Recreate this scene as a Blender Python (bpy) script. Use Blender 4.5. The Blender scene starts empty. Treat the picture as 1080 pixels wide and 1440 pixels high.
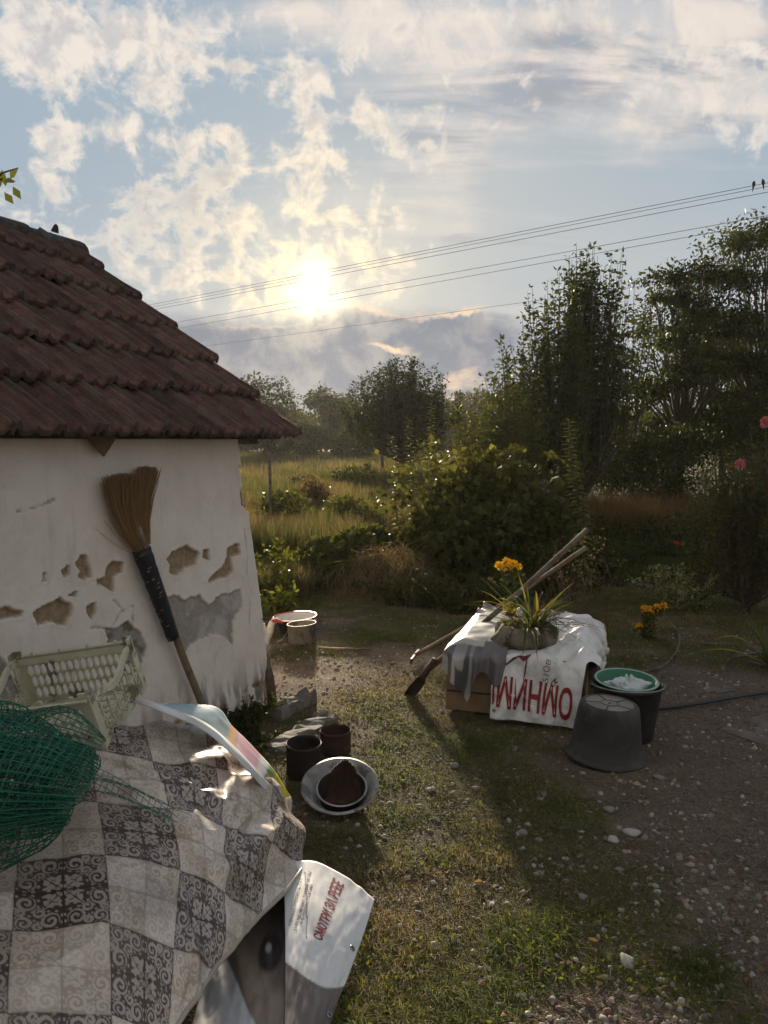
import bpy, bmesh, math, random
import numpy as np
from mathutils import Vector, Matrix

SC = bpy.context.scene
COL = SC.collection
rng = np.random.default_rng(7)
random.seed(7)

# ------------------------------------------------------------------ camera
F, CX, CY, TH, CAMH = 1081.0, 540.0, 720.0, math.radians(5.3), 1.6
cam_d = bpy.data.cameras.new("camera"); cam = bpy.data.objects.new("camera", cam_d); COL.objects.link(cam)
cam.location = (0, 0, CAMH); cam.rotation_euler = (math.radians(90) - TH, 0, 0)
cam_d.sensor_fit = 'VERTICAL'; cam_d.sensor_height = 24.0; cam_d.lens = 24.0 * F / 1440.0
cam_d.clip_end = 2000; cam_d.clip_start = 0.05
SC.camera = cam

def ray(px, py):
    x = (px - CX) / F; y = (CY - py) / F
    return x, math.cos(TH) + y * math.sin(TH), y * math.cos(TH) - math.sin(TH)
def gp(px, py, h=0.0):
    x, f, u = ray(px, py); s = (h - CAMH) / u
    return np.array([x * s, f * s, h])
def at(px, py, Y):
    x, f, u = ray(px, py); s = Y / f
    return np.array([x * s, Y, CAMH + u * s])

# ------------------------------------------------------------------ world, sun, exposure
EXPO, SKY = 1.2, 0.06
SUN_AZ, SUN_EL = math.radians(-5.0), math.radians(10.9)
sdir = np.array([math.sin(SUN_AZ) * math.cos(SUN_EL), math.cos(SUN_AZ) * math.cos(SUN_EL), math.sin(SUN_EL)])

class NT:
    def __init__(s, tree): s.t = tree; s.n = tree.nodes; s.l = tree.links
    def node(s, typ, **kw):
        n = s.n.new(typ)
        for k, v in kw.items(): setattr(n, k, v)
        return n
    def put(s, sock, val):
        if isinstance(val, bpy.types.NodeSocket): s.l.new(val, sock)
        else: sock.default_value = val
    def m(s, op, a, b=None, c=None, clamp=False):
        n = s.node('ShaderNodeMath', operation=op, use_clamp=clamp); s.put(n.inputs[0], a)
        if b is not None: s.put(n.inputs[1], b)
        if c is not None: s.put(n.inputs[2], c)
        return n.outputs[0]
    def vm(s, op, a, b=None, scale=None):
        n = s.node('ShaderNodeVectorMath', operation=op); s.put(n.inputs[0], a)
        if b is not None: s.put(n.inputs[1], b)
        if scale is not None: s.put(n.inputs['Scale'], scale)
        return n.outputs['Value'] if op in ('DOT_PRODUCT', 'LENGTH', 'DISTANCE') else n.outputs[0]
    def mix(s, fac, a, b, blend='MIX'):
        n = s.node('ShaderNodeMix', data_type='RGBA', blend_type=blend); s.put(n.inputs[0], fac)
        for i, v in ((6, a), (7, b)):
            s.put(n.inputs[i], v if isinstance(v, bpy.types.NodeSocket) else (*v, 1.0)[:4])
        return n.outputs[2]
    def noise(s, vec, scale, detail=6, rough=.55, dist=0.0, color=False):
        n = s.node('ShaderNodeTexNoise')
        if vec is not None: s.put(n.inputs['Vector'], vec)
        n.inputs['Scale'].default_value = scale; n.inputs['Detail'].default_value = detail
        n.inputs['Roughness'].default_value = rough; n.inputs['Distortion'].default_value = dist
        return n.outputs[1 if color else 0]
    def sstep(s, v, lo, hi):
        n = s.node('ShaderNodeMapRange', interpolation_type='SMOOTHSTEP', clamp=True); s.put(n.inputs[0], v)
        s.put(n.inputs[1], lo); s.put(n.inputs[2], hi); n.inputs[3].default_value = 0; n.inputs[4].default_value = 1
        return n.outputs[0]

world = bpy.data.worlds.new("World"); SC.world = world; world.use_nodes = True
def build_world():
    t = NT(world.node_tree); t.n.clear()
    out = t.node('ShaderNodeOutputWorld'); bg = t.node('ShaderNodeBackground'); bg.inputs[1].default_value = SKY
    sky = t.node('ShaderNodeTexSky', sky_type='NISHITA', sun_disc=False, sun_elevation=SUN_EL, sun_rotation=SUN_AZ)
    sky.air_density = 1.0; sky.dust_density = 0.3; sky.ozone_density = 2.0
    K = 1.22 / (SKY * 2 ** EXPO)                     # display-linear colour -> node value
    def C(r, g, b): return (r * K, g * K, b * K)
    d = t.vm('NORMALIZE', t.node('ShaderNodeTexCoord').outputs['Generated'])
    sp = t.node('ShaderNodeSeparateXYZ'); t.l.new(d, sp.inputs[0]); dx, dy, dz = sp.outputs
    mu = t.vm('DOT_PRODUCT', d, tuple(sdir))
    ang = t.m('ARCCOSINE', t.m('MINIMUM', mu, 0.99999))
    # direction coordinates about +Y for placing the larger clouds
    fy = t.m('MAXIMUM', dy, 0.08); front = t.sstep(dy, 0.08, 0.3)
    qx = t.m('DIVIDE', dx, fy); qy = t.m('DIVIDE', dz, fy)
    wob = t.noise(d, 7.0, 5, .6, color=True)
    wsp = t.node('ShaderNodeSeparateXYZ'); t.l.new(wob, wsp.inputs[0])
    qxw = t.m('ADD', qx, t.m('MULTIPLY', t.m('SUBTRACT', wsp.outputs[0], .5), .16))
    qyw = t.m('ADD', qy, t.m('MULTIPLY', t.m('SUBTRACT', wsp.outputs[1], .5), .12))
    cq = t.node('ShaderNodeCombineXYZ'); t.l.new(qxw, cq.inputs[0]); t.l.new(qyw, cq.inputs[1]); QW = cq.outputs[0]
    def blobs(lst):
        acc = None
        for (px, py, rx, ry, amp) in lst:
            x, f, u = ray(px, py)
            n = t.node('ShaderNodeVectorMath', operation='MULTIPLY_ADD'); t.l.new(QW, n.inputs[0])
            n.inputs[1].default_value = (F / rx, F / ry, 0); n.inputs[2].default_value = (-x / f * F / rx, -u / f * F / ry, 0)
            e = t.m('POWER', math.exp(-1), t.vm('DOT_PRODUCT', n.outputs[0], n.outputs[0]))
            acc = t.m('MULTIPLY', e, amp) if acc is None else t.m('MULTIPLY_ADD', e, amp, acc)
        return t.m('MULTIPLY', acc, front)
    # flat-layer coordinates so that clouds shrink toward the horizon
    k = t.m('ADD', t.m('MAXIMUM', dz, 0.0), 0.16)
    comb = t.node('ShaderNodeCombineXYZ'); t.l.new(t.m('DIVIDE', dx, k), comb.inputs[0]); t.l.new(t.m('DIVIDE', dy, k), comb.inputs[1])
    P = comb.outputs[0]
    base = t.mix(1.0, t.vm('MINIMUM', sky.outputs[0], C(.27, .345, .42)), (.95, 1.0, 1.03), 'MULTIPLY')
    # pale hazy veil that whitens the blue, most toward the sun and the horizon
    aq = t.node('ShaderNodeCombineXYZ'); t.l.new(t.m('MULTIPLY', qx, 5.0), aq.inputs[0]); t.l.new(t.m('MULTIPLY', qy, 17.0), aq.inputs[1])
    na = t.noise(aq.outputs[0], 1.0, 7, .62, .5)
    glow = t.m('EXPONENT', t.m('MULTIPLY', ang, -3.6))
    veil = t.m('ADD', t.m('MULTIPLY', glow, .46), t.m('ADD', .12, t.m('MULTIPLY', t.m('SUBTRACT', 1.0, front), .5)))
    veil = t.m('ADD', veil, blobs([(930, 380, 330, 170, .5), (420, 430, 420, 110, .22), (760, 250, 200, 90, .25), (230, 400, 200, 90, .15), (560, 330, 120, 90, .3)]))
    veil = t.m('MULTIPLY', veil, t.m('ADD', .45, t.m('MULTIPLY', t.noise(P, .9, 5, .55), 1.0)), clamp=True)
    horiz = t.m('EXPONENT', t.m('MULTIPLY', t.m('MAXIMUM', dz, 0.0), -3.2))
    veilc = t.mix(horiz, C(.30, .375, .445), C(.45, .455, .45))
    veilc = t.mix(glow, veilc, C(.62, .575, .49))
    base = t.mix(veil, base, veilc)
    low = t.sstep(dz, .03, .17)
    # soft high streaks
    mp = t.node('ShaderNodeMapping'); t.l.new(P, mp.inputs[0]); mp.inputs['Rotation'].default_value = (0, 0, math.radians(35)); mp.inputs['Scale'].default_value = (.55, 1.9, 1)
    st = t.noise(mp.outputs[0], 1.3, 7, .58, .6)
    st2 = t.sstep(t.m('ADD', st, blobs([(760, 110, 260, 80, .20), (960, 60, 200, 90, .22), (600, 30, 200, 60, .16), (980, 150, 130, 45, .14), (640, 200, 90, 60, .14), (640, 290, 50, 80, .12), (400, 20, 120, 30, .14), (560, 250, 60, 60, .1)])), .50, .80)
    gre = t.sstep(t.m('ADD', t.noise(mp.outputs[0], 2.4, 7, .6, .5), blobs([(780, 60, 110, 26, .12), (740, 110, 50, 40, .09), (1000, 30, 80, 40, -.10), (700, 160, 80, 20, -.08), (600, 60, 60, 40, -.05), (900, 110, 90, 30, -.08)])), .43, .62)
    stc = t.mix(gre, C(.70, .62, .555), C(.31, .32, .355))
    base = t.mix(t.m('MULTIPLY', t.m('MULTIPLY', t.m('MULTIPLY', st2, t.m('ADD', .55, t.m('MULTIPLY', t.sstep(t.noise(d, 19.0, 7, .66, .5), .36, .62), .45))), .95), low), base, stc)
    # cumulus scraps
    n1 = t.noise(P, 4.2, 8, .62, .4)
    n2 = t.noise(d, 26.0, 7, .60, .35)
    dens = t.m('ADD', t.m('ADD', t.m('MULTIPLY', n1, .50), t.m('ADD', t.m('MULTIPLY', n2, 1.0), -.235)),
               blobs([(70, 50, 100, 50, .14), (200, 60, 110, 60, .12), (250, 130, 70, 40, .10), (430, 105, 30, 16, .20), (312, 95, 32, 16, .20), (65, 115, 40, 26, .13),
                      (425, 158, 62, 28, .19), (420, 245, 46, 50, .18), (455, 215, 40, 30, .12), (178, 172, 30, 15, .20), (80, 225, 50, 30, .18), (100, 180, 34, 14, .18), (235, 265, 70, 44, .17), (140, 330, 130, 45, .13),
                      (250, 190, 36, 13, .16), (290, 208, 20, 10, .14), (325, 250, 26, 60, .14), (250, 370, 110, 40, .12), (310, 320, 40, 40, .10), (515, 345, 50, 30, .16), (450, 370, 60, 30, .14), (540, 385, 60, 30, .16), (390, 400, 80, 24, .13), (600, 215, 42, 32, .17),
                      (545, 150, 34, 20, .15), (590, 50, 36, 20, .15), (1000, 105, 90, 36, .10), (450, 315, 36, 12, .16), (520, 300, 30, 14, .10), (400, 370, 14, 8, .2), (1040, 215, 40, 16, .12),
                      (310, 165, 60, 24, -.12), (40, 160, 50, 20, -.10), (560, 270, 40, 50, -.06), (860, 300, 260, 110, -.22), (840, 450, 320, 80, -.22), (660, 330, 70, 90, -.12), (360, 310, 40, 50, -.06), (130, 250, 20, 40, -.06)]))
    dens = t.m('ADD', dens, t.m('MULTIPLY', t.m('SUBTRACT', 1.0, front), .06))
    cm = t.m('MULTIPLY', t.sstep(dens, .525, .730), low)
    thick = t.sstep(dens, .62, .80)
    near = t.m('EXPONENT', t.m('MULTIPLY', ang, -8.5))
    warm = t.mix(near, C(.72, .66, .60), C(1.02, .79, .45))
    core = t.mix(near, C(.385, .395, .43), C(.64, .54, .39))
    det = t.noise(d, 30.0, 6, .64, .4)
    d2 = t.vm('NORMALIZE', t.vm('ADD', d, t.vm('SCALE', t.vm('SUBTRACT', tuple(sdir), d), scale=.055)))
    n3 = t.noise(d2, 26.0, 7, .60, .35)
    lit = t.sstep(t.m('SUBTRACT', n2, n3), -.13, .10)
    cc0 = t.mix(t.m('MULTIPLY', thick, t.sstep(t.m('ADD', det, blobs([(230, 275, 90, 45, .25), (150, 345, 110, 25, .16), (120, 60, 200, 90, -.06), (430, 200, 100, 90, -.10)])), .40, .66), clamp=True), warm, core)
    cc = t.mix(t.m('MULTIPLY', t.m('MULTIPLY', t.m('SUBTRACT', 1.0, lit), t.sstep(dens, .57, .70)), .60), cc0, core)
    cc = t.mix(t.m('MULTIPLY', t.m('MULTIPLY', lit, near), .5), cc, warm)
    base = t.mix(t.m('MULTIPLY', cm, .92), base, cc)
    # grey-blue bank under the sun, with burning scraps beneath
    bank = t.m('ADD', t.m('MULTIPLY', t.m('MULTIPLY', t.m('SUBTRACT', 1.0, t.sstep(qy, .10, .19)), t.m('SUBTRACT', 1.0, t.m('MULTIPLY', t.sstep(qx, .0, .32), .6))), t.m('MULTIPLY', front, .75)), blobs([(560, 450, 110, 14, .5), (430, 478, 150, 16, .35), (620, 470, 90, 18, .35)]))
    bm = t.sstep(t.m('ADD', bank, t.m('MULTIPLY', t.m('SUBTRACT', na, .5), .9)), .10, .62)
    bankc = t.mix(t.sstep(n2, .40, .66), C(.165, .19, .245), C(.27, .27, .29))
    base = t.mix(t.m('MULTIPLY', bm, .95), base, bankc)
    fire = t.sstep(t.m('ADD', blobs([(552, 484, 46, 7, .75), (655, 530, 44, 20, .6), (610, 562, 100, 10, .5), (440, 574, 120, 8, .5), (520, 438, 70, 7, .5), (640, 436, 60, 6, .45), (380, 452, 80, 6, .4)]), t.m('MULTIPLY', t.m('SUBTRACT', na, .5), 1.5)), .25, .80)
    base = t.mix(t.m('MULTIPLY', fire, .9), base, C(.90, .64, .42))
    # aureole of the veiled sun, broken by the cloud in front of it
    brk = t.m('ADD', .35, t.m('MULTIPLY', t.sstep(n2, .33, .62), .95))
    au = t.m('ADD', t.m('MULTIPLY', t.m('EXPONENT', t.m('MULTIPLY', ang, -20.0)), .55), t.m('MULTIPLY', t.m('EXPONENT', t.m('MULTIPLY', t.m('MULTIPLY', ang, ang), -1900.0)), 1.5))
    au = t.m('ADD', t.m('MULTIPLY', au, brk), t.m('MULTIPLY', t.m('EXPONENT', t.m('MULTIPLY', ang, -8.0)), .05))
    auc = t.vm('SCALE', C(1.0, .82, .50), scale=au)
    fin = t.mix(1.0, base, auc, 'ADD')
    # the sky is brightest toward the low sun and dims away from it
    away = t.sstep(ang, .45, 2.3)
    fin = t.mix(1.0, fin, t.mix(away, (1, 1, 1), (1.0, .93, .84)), 'MULTIPLY')
    t.l.new(fin, bg.inputs[0]); t.l.new(bg.outputs[0], out.inputs[0])
build_world()
world.cycles.sampling_method = 'MANUAL'; world.cycles.sample_map_resolution = 256

sun_d = bpy.data.lights.new("sun", 'SUN'); sun = bpy.data.objects.new("sun", sun_d); COL.objects.link(sun)
sun_d.energy = 4.6; sun_d.angle = math.radians(3.0); sun_d.color = (1.0, .85, .64)
sun.rotation_euler = Vector(-sdir).to_track_quat('-Z', 'Y').to_euler()
SC.view_settings.view_transform = 'Standard'; SC.view_settings.look = 'None'
SC.view_settings.exposure = EXPO; SC.view_settings.gamma = 1.0
SC.cycles.use_denoising = True
SC.cycles.max_bounces = 5; SC.cycles.diffuse_bounces = 3; SC.cycles.glossy_bounces = 2; SC.cycles.transmission_bounces = 3; SC.cycles.transparent_max_bounces = 8; SC.cycles.volume_bounces = 0
SC.cycles.sample_clamp_indirect = 6.0

# ------------------------------------------------------------------ numpy noise
def _h(ix, iy, iz):
    n = (ix.astype(np.int64) * 374761393 + iy.astype(np.int64) * 668265263 + iz.astype(np.int64) * 2147483647) & 0xffffffff
    n = ((n ^ (n >> 13)) * 1274126177) & 0xffffffff
    return ((n ^ (n >> 16)) & 0xffff) / 65535.0
def vnoise(x, y, z=0.0):
    x, y, z = np.broadcast_arrays(np.asarray(x, float), np.asarray(y, float), np.asarray(z, float))
    fx, fy, fz = np.floor(x), np.floor(y), np.floor(z)
    a, b, c = x - fx, y - fy, z - fz
    a, b, c = a * a * (3 - 2 * a), b * b * (3 - 2 * b), c * c * (3 - 2 * c)
    r = 0
    for i in (0, 1):
        for j in (0, 1):
            for k in (0, 1):
                r = r + _h(fx + i, fy + j, fz + k) * (a if i else 1 - a) * (b if j else 1 - b) * (c if k else 1 - c)
    return r
def fbm(x, y, z=0.0, o=4):
    s, a, n = 0, .5, 0
    for i in range(o):
        s = s + a * vnoise(np.asarray(x) * 2 ** i + 17.3 * i, np.asarray(y) * 2 ** i - 9.1 * i, np.asarray(z) * 2 ** i + 3.7 * i); n += a; a *= .5
    return s / n
def sst(v, lo, hi):
    t = np.clip((v - lo) / (hi - lo), 0, 1); return t * t * (3 - 2 * t)
def unit(v):
    v = np.asarray(v, float); return v / (np.linalg.norm(v, axis=-1, keepdims=True) + 1e-12)

# ------------------------------------------------------------------ materials
def new_mat(name):
    m = bpy.data.materials.new(name); m.use_nodes = True
    t = NT(m.node_tree); return m, t, t.n['Principled BSDF']
def bump(t, b, h, strength, dist=.01):
    n = t.node('ShaderNodeBump'); n.inputs['Strength'].default_value = strength; n.inputs['Distance'].default_value = dist
    t.l.new(h, n.inputs['Height']); t.l.new(n.outputs[0], b.inputs['Normal'])
def pmat(name, c1, c2=None, scale=8, rough=.8, bmp=.3, bscale=None, metal=0.0, spec=.3, dist=.01, lo=.35, hi=.65, c3=None, s3=2.0, stretch=None, rnd=0):
    m, t, b = new_mat(name)
    co = t.node('ShaderNodeTexCoord').outputs['Object']
    if stretch:
        mp = t.node('ShaderNodeMapping'); t.l.new(co, mp.inputs[0]); mp.inputs['Scale'].default_value = stretch; co = mp.outputs[0]
    c2 = c2 or tuple(x * .7 for x in c1)
    n = t.noise(co, scale, 8, .6)
    c = t.mix(t.sstep(n, lo, hi), c1, c2)
    if c3: c = t.mix(t.sstep(t.noise(co, s3, 7, .65, .4), .5, .62), c, c3)
    if rnd:
        q = t.m('ADD', 1 - rnd, t.m('MULTIPLY', t.node('ShaderNodeObjectInfo').outputs['Random'], 2 * rnd)); c = t.mix(1.0, c, t.vm('SCALE', (1.0, 1.0, 1.0), scale=q), 'MULTIPLY')
    t.l.new(c, b.inputs['Base Color'])
    t.put(b.inputs['Roughness'], t.m('ADD', rough - .1, t.m('MULTIPLY', n, .2))); b.inputs['Metallic'].default_value = metal
    b.inputs['Specular IOR Level'].default_value = spec
    if bmp: bump(t, b, t.noise(co, bscale or scale * 4, 8, .65), bmp, dist)
    return m
def leafmat(name, transl=.45, rough=.55):
    m, t, b = new_mat(name)
    a = t.node('ShaderNodeAttribute', attribute_name='col')
    t.l.new(a.outputs['Color'], b.inputs['Base Color']); b.inputs['Roughness'].default_value = rough; b.inputs['Specular IOR Level'].default_value = .08
    tr = t.node('ShaderNodeBsdfTranslucent')
    t.l.new(t.mix(1.0, a.outputs['Color'], (1.45, 1.35, .75), 'MULTIPLY'), tr.inputs[0])
    ms = t.node('ShaderNodeMixShader'); ms.inputs[0].default_value = transl
    t.l.new(b.outputs[0], ms.inputs[1]); t.l.new(tr.outputs[0], ms.inputs[2]); t.l.new(ms.outputs[0], t.n['Material Output'].inputs[0])
    return m
def vcmat(name, rough=.6, bmp=.1, bscale=60, spec=.35, dirt=.25, dscale=6, dist=.004, transl=0):
    m, t, b = new_mat(name)
    co = t.node('ShaderNodeTexCoord').outputs['Object']
    a = t.node('ShaderNodeAttribute', attribute_name='col')
    n = t.noise(co, dscale, 8, .65)
    c = t.mix(t.m('MULTIPLY', t.sstep(n, .45, .75), dirt), a.outputs['Color'], (.10, .085, .07))
    t.l.new(c, b.inputs['Base Color']); t.put(b.inputs['Roughness'], t.m('ADD', rough - .1, t.m('MULTIPLY', n, .2)))
    b.inputs['Specular IOR Level'].default_value = spec
    if bmp: bump(t, b, t.noise(co, bscale, 6, .6), bmp, dist)
    if transl:
        tr = t.node('ShaderNodeBsdfTranslucent'); t.l.new(c, tr.inputs[0])
        ms = t.node('ShaderNodeMixShader'); ms.inputs[0].default_value = transl
        t.l.new(b.outputs[0], ms.inputs[1]); t.l.new(tr.outputs[0], ms.inputs[2]); t.l.new(ms.outputs[0], t.n['Material Output'].inputs[0])
    return m

M = {}
M['leaf'] = leafmat('leaf', .36)
M['grass'] = leafmat('grass', .5, .7)
M['straw'] = leafmat('straw', .25, .8)
M['petal'] = leafmat('petal', .35, .6)
M['bark'] = pmat('bark', (.045, .035, .026), (.10, .08, .06), 18, .9, .6, 40)
M['wood'] = pmat('weathered_wood', (.24, .175, .115), (.13, .09, .06), 10, .75, .3, 40, stretch=(1, 1, 1))
M['grey_wood'] = pmat('grey_wood', (.16, .125, .09), (.08, .06, .045), 12, .8, .4, 40)
M['tile'] = pmat('clay_tile', (.165, .085, .064), (.075, .042, .034), 9, .85, 1.0, 60, dist=.018, c3=(.11, .088, .072), s3=9, spec=.4, rnd=.32)
M['ridge'] = pmat('ridge_tile', (.06, .042, .036), (.03, .026, .024), 9, .9, .7, 50, c3=(.085, .085, .075), s3=7)
M['clay'] = pmat('clay', (.19, .14, .095), (.13, .095, .065), 20, .95, .7, 60)
M['concrete'] = pmat('concrete', (.22, .20, .17), (.14, .125, .105), 10, .9, .6, 60, c3=(.10, .085, .065), s3=4)
M['stone'] = pmat('stone', (.28, .25, .215), (.18, .16, .138), 14, .85, .4, 60)
M['white_stone'] = pmat('white_stone', (.48, .45, .41), (.34, .315, .285), 14, .8, .4, 60)
M['pale_plastic'] = pmat('crate_plastic', (.64, .60, .45), (.54, .50, .365), 14, .55, .1, 60, c3=(.21, .19, .13), s3=9)
M['green_plastic'] = pmat('net_plastic', (.010, .15, .085), (.008, .10, .062), 20, .45, 0, spec=.5)
M['green_bowl'] = pmat('green_bowl', (.012, .16, .068), (.010, .12, .05), 10, .4, .05, 50, spec=.5)
M['black_rubber'] = pmat('black_rubber', (.022, .020, .020), (.040, .036, .033), 6, .62, .25, 40, c3=(.058, .050, .043), s3=7, spec=.4)
M['black_plastic'] = pmat('black_plastic', (.014, .014, .014), (.026, .024, .022), 8, .5, .1, 40, spec=.45)
M['bucket_base'] = pmat('dusty_base', (.27, .235, .20), (.19, .165, .14), 9, .8, .3, 50)
M['tape'] = pmat('black_wrap', (.012, .013, .018), (.022, .022, .028), 30, .55, .25, 70, spec=.4)
M['rust'] = pmat('rust', (.050, .024, .018), (.026, .014, .011), 14, .85, .5, 60, c3=(.07, .036, .026), s3=9)
M['dark_tin'] = pmat('dark_tin', (.018, .014, .013), (.035, .024, .020), 12, .7, .3, 50, metal=.2)
M['alu'] = pmat('dull_aluminium', (.30, .27, .24), (.20, .175, .15), 9, .6, .3, 40, metal=.55, c3=(.13, .105, .085), s3=6)
M['enamel_grey'] = pmat('worn_enamel', (.36, .35, .33), (.22, .21, .20), 14, .5, .2, 40, c3=(.11, .09, .075), s3=12, spec=.5)
M['enamel_white'] = pmat('white_enamel', (.66, .63, .58), (.55, .52, .47), 10, .35, .05, 40, spec=.5)
M['enamel_red'] = pmat('red_enamel', (.50, .12, .07), (.40, .09, .06), 10, .4, .05, 40, spec=.5)
M['dark_metal'] = pmat('dark_metal', (.035, .030, .028), (.07, .05, .04), 16, .6, .3, 40, metal=.5)
M['white_bag'] = pmat('white_bag', (.62, .66, .66), (.52, .56, .56), 7, .4, .3, 25, spec=.5)
M['cardboard'] = pmat('cardboard', (.30, .19, .105), (.24, .145, .08), 8, .85, .15, 40)
M['soil'] = pmat('soil', (.045, .034, .025), (.025, .019, .014), 20, .95, .8, 50)
M['sack'] = pmat('sackcloth', (.27, .235, .18), (.15, .125, .095), 14, .9, .9, 45, c3=(.06, .05, .038), s3=7, dist=.02)
M['pale_earth'] = pmat('pale_earth', (.165, .130, .105), (.115, .088, .068), 7, .95, .8, 40, c3=(.08, .062, .045), s3=5)
M['red_ink'] = pmat('red_ink', (.30, .022, .020), (.24, .018, .018), 20, .5, 0)
M['dark_ink'] = pmat('dark_ink', (.030, .026, .030), (.045, .036, .04), 20, .5, 0)
M['maroon_ink'] = pmat('maroon_ink', (.14, .02, .025), (.11, .016, .02), 20, .5, 0)
M['hose'] = pmat('hose', (.018, .020, .018), (.030, .030, .026), 10, .5, .1, 40, spec=.5)
M['cable'] = pmat('cable', (.13, .13, .135), (.10, .10, .10), 5, .7, 0)
M['feather'] = pmat('feather', (.60, .57, .52), (.48, .45, .40), 30, .8, .5, 80)
M['duck_red'] = pmat('duck_face', (.45, .09, .05), (.36, .06, .04), 60, .6, .4, 200)
M['dark_bird'] = pmat('dark_bird', (.02, .02, .022), (.03, .03, .03), 30, .7, 0)
M['steel'] = pmat('steel', (.35, .35, .35), (.25, .25, .25), 20, .35, .1, 40, metal=.9)

# ------------------------------------------------------------------ builders
WORG = {}
def obj_name(o): return o.name
def tag(o, label=None, cat=None, group=None, kind=None):
    if label: o['label'] = label
    if cat: o['category'] = cat
    if group: o['group'] = group
    if kind: o['kind'] = kind
    return o
def thing(name, label, cat, loc=(0, 0, 0), group=None):
    o = bpy.data.objects.new(name, None); COL.objects.link(o); o.location = tuple(float(x) for x in loc); o.empty_display_size = .1
    WORG[o.name] = np.array(loc, float); return tag(o, label, cat, group)
def link_mesh(name, me, parent=None):
    o = bpy.data.objects.new(name, me); COL.objects.link(o)
    if parent is not None:
        o.parent = parent; o.location = tuple(-WORG.get(parent.name, np.zeros(3))); WORG[o.name] = np.zeros(3)
    else:
        n = len(me.vertices); a = np.empty(n * 3, np.float32); me.vertices.foreach_get('co', a); a = a.reshape(-1, 3)
        c = np.array([(a[:, 0].min() + a[:, 0].max()) / 2, (a[:, 1].min() + a[:, 1].max()) / 2, a[:, 2].min()])
        me.vertices.foreach_set('co', (a - c).astype(np.float32).ravel()); o.location = tuple(float(x) for x in c); WORG[o.name] = c; me.update()
    return o
def raw_mesh(name, V, Fc, mat, col=None, smooth=False):
    me = bpy.data.meshes.new(name); V = np.asarray(V, np.float32)
    if isinstance(Fc, np.ndarray):
        nf, k = Fc.shape
        me.vertices.add(len(V)); me.vertices.foreach_set('co', V.ravel())
        me.loops.add(nf * k); me.loops.foreach_set('vertex_index', Fc.astype(np.int32).ravel())
        me.polygons.add(nf); me.polygons.foreach_set('loop_start', np.arange(0, nf * k, k, dtype=np.int32))
        try: me.polygons.foreach_set('loop_total', np.full(nf, k, np.int32))
        except Exception: pass
        me.update(calc_edges=True); me.validate()
    else:
        me.from_pydata(V.tolist(), [], Fc); me.update()
    if col is not None:
        at_ = me.attributes.new('col', 'FLOAT_COLOR', 'POINT'); c = np.ones((len(V), 4), np.float32); c[:, :3] = col; at_.data.foreach_set('color', c.ravel())
    if smooth: me.polygons.foreach_set('use_smooth', np.ones(len(me.polygons), bool))
    if mat: me.materials.append(mat)
    return me
class MB:
    def __init__(s): s.v = []; s.f = []; s.n = 0
    def add(s, V, Fc):
        V = np.asarray(V, float); s.v.append(V); s.f += [tuple(int(i) + s.n for i in f) for f in Fc]; s.n += len(V); return s
    def tube(s, P, r, n=6, cap=True):
        P = np.asarray(P, float); r = np.broadcast_to(np.asarray(r, float), (len(P),))
        T = unit(np.gradient(P, axis=0)); up = np.array([0, 0, 1.0]) if abs(T[0][2]) < .9 else np.array([1.0, 0, 0])
        a = unit(np.cross(T[0], up)); V = []
        for i in range(len(P)):
            a = unit(a - T[i] * np.dot(a, T[i])); b = np.cross(T[i], a)
            for k in range(n):
                w = 2 * math.pi * k / n; V.append(P[i] + r[i] * (math.cos(w) * a + math.sin(w) * b))
        Fc = [(i * n + k, i * n + (k + 1) % n, (i + 1) * n + (k + 1) % n, (i + 1) * n + k) for i in range(len(P) - 1) for k in range(n)]
        if cap: Fc += [tuple(range(n))[::-1], tuple((len(P) - 1) * n + k for k in range(n))]
        return s.add(V, Fc)
    def lathe(s, prof, n=32, M4=None, closed=False, lump=0, seed=0):
        V = []
        for i, (r, z) in enumerate(prof):
            for k in range(n):
                w = 2 * math.pi * k / n; rr = r
                if lump: rr = r * (1 + lump * (float(vnoise(3 * math.cos(w) + seed, 3 * math.sin(w) + seed, z * 9 + 5)) - .5))
                V.append((rr * math.cos(w), rr * math.sin(w), z))
        V = np.array(V); m = len(prof)
        Fc = [(i * n + k, i * n + (k + 1) % n, (i + 1) * n + (k + 1) % n, (i + 1) * n + k) for i in range(m - 1) for k in range(n)]
        if closed: Fc += [tuple(range(n))[::-1], tuple((m - 1) * n + k for k in range(n))]
        if M4 is not None:
            A = np.array(M4); V = V @ A[:3, :3].T + A[:3, 3]
        return s.add(V, Fc)
    def box(s, c, ax, ay, az):
        c = np.asarray(c, float); V = [c + i * np.asarray(ax) + j * np.asarray(ay) + k * np.asarray(az) for k in (-1, 1) for j in (-1, 1) for i in (-1, 1)]
        return s.add(V, [(0, 2, 3, 1), (4, 5, 7, 6), (0, 1, 5, 4), (2, 6, 7, 3), (0, 4, 6, 2), (1, 3, 7, 5)])
    def bar(s, p, q, w, h, up=(0, 0, 1)):
        p, q = np.asarray(p, float), np.asarray(q, float); d = unit(q - p); a = unit(np.cross(d, up)); b = np.cross(a, d)
        return s.box((p + q) / 2, (q - p) / 2, a * w / 2, b * h / 2)
    def build(s, name, mat, parent=None, smooth=False, bevel=0, col=None):
        me = raw_mesh(name, np.concatenate(s.v), s.f, mat, col, smooth)
        o = link_mesh(name, me, parent)
        if bevel:
            b = o.modifiers.new('bevel', 'BEVEL'); b.width = bevel; b.segments = 2; b.limit_method = 'ANGLE'
        return o
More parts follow.
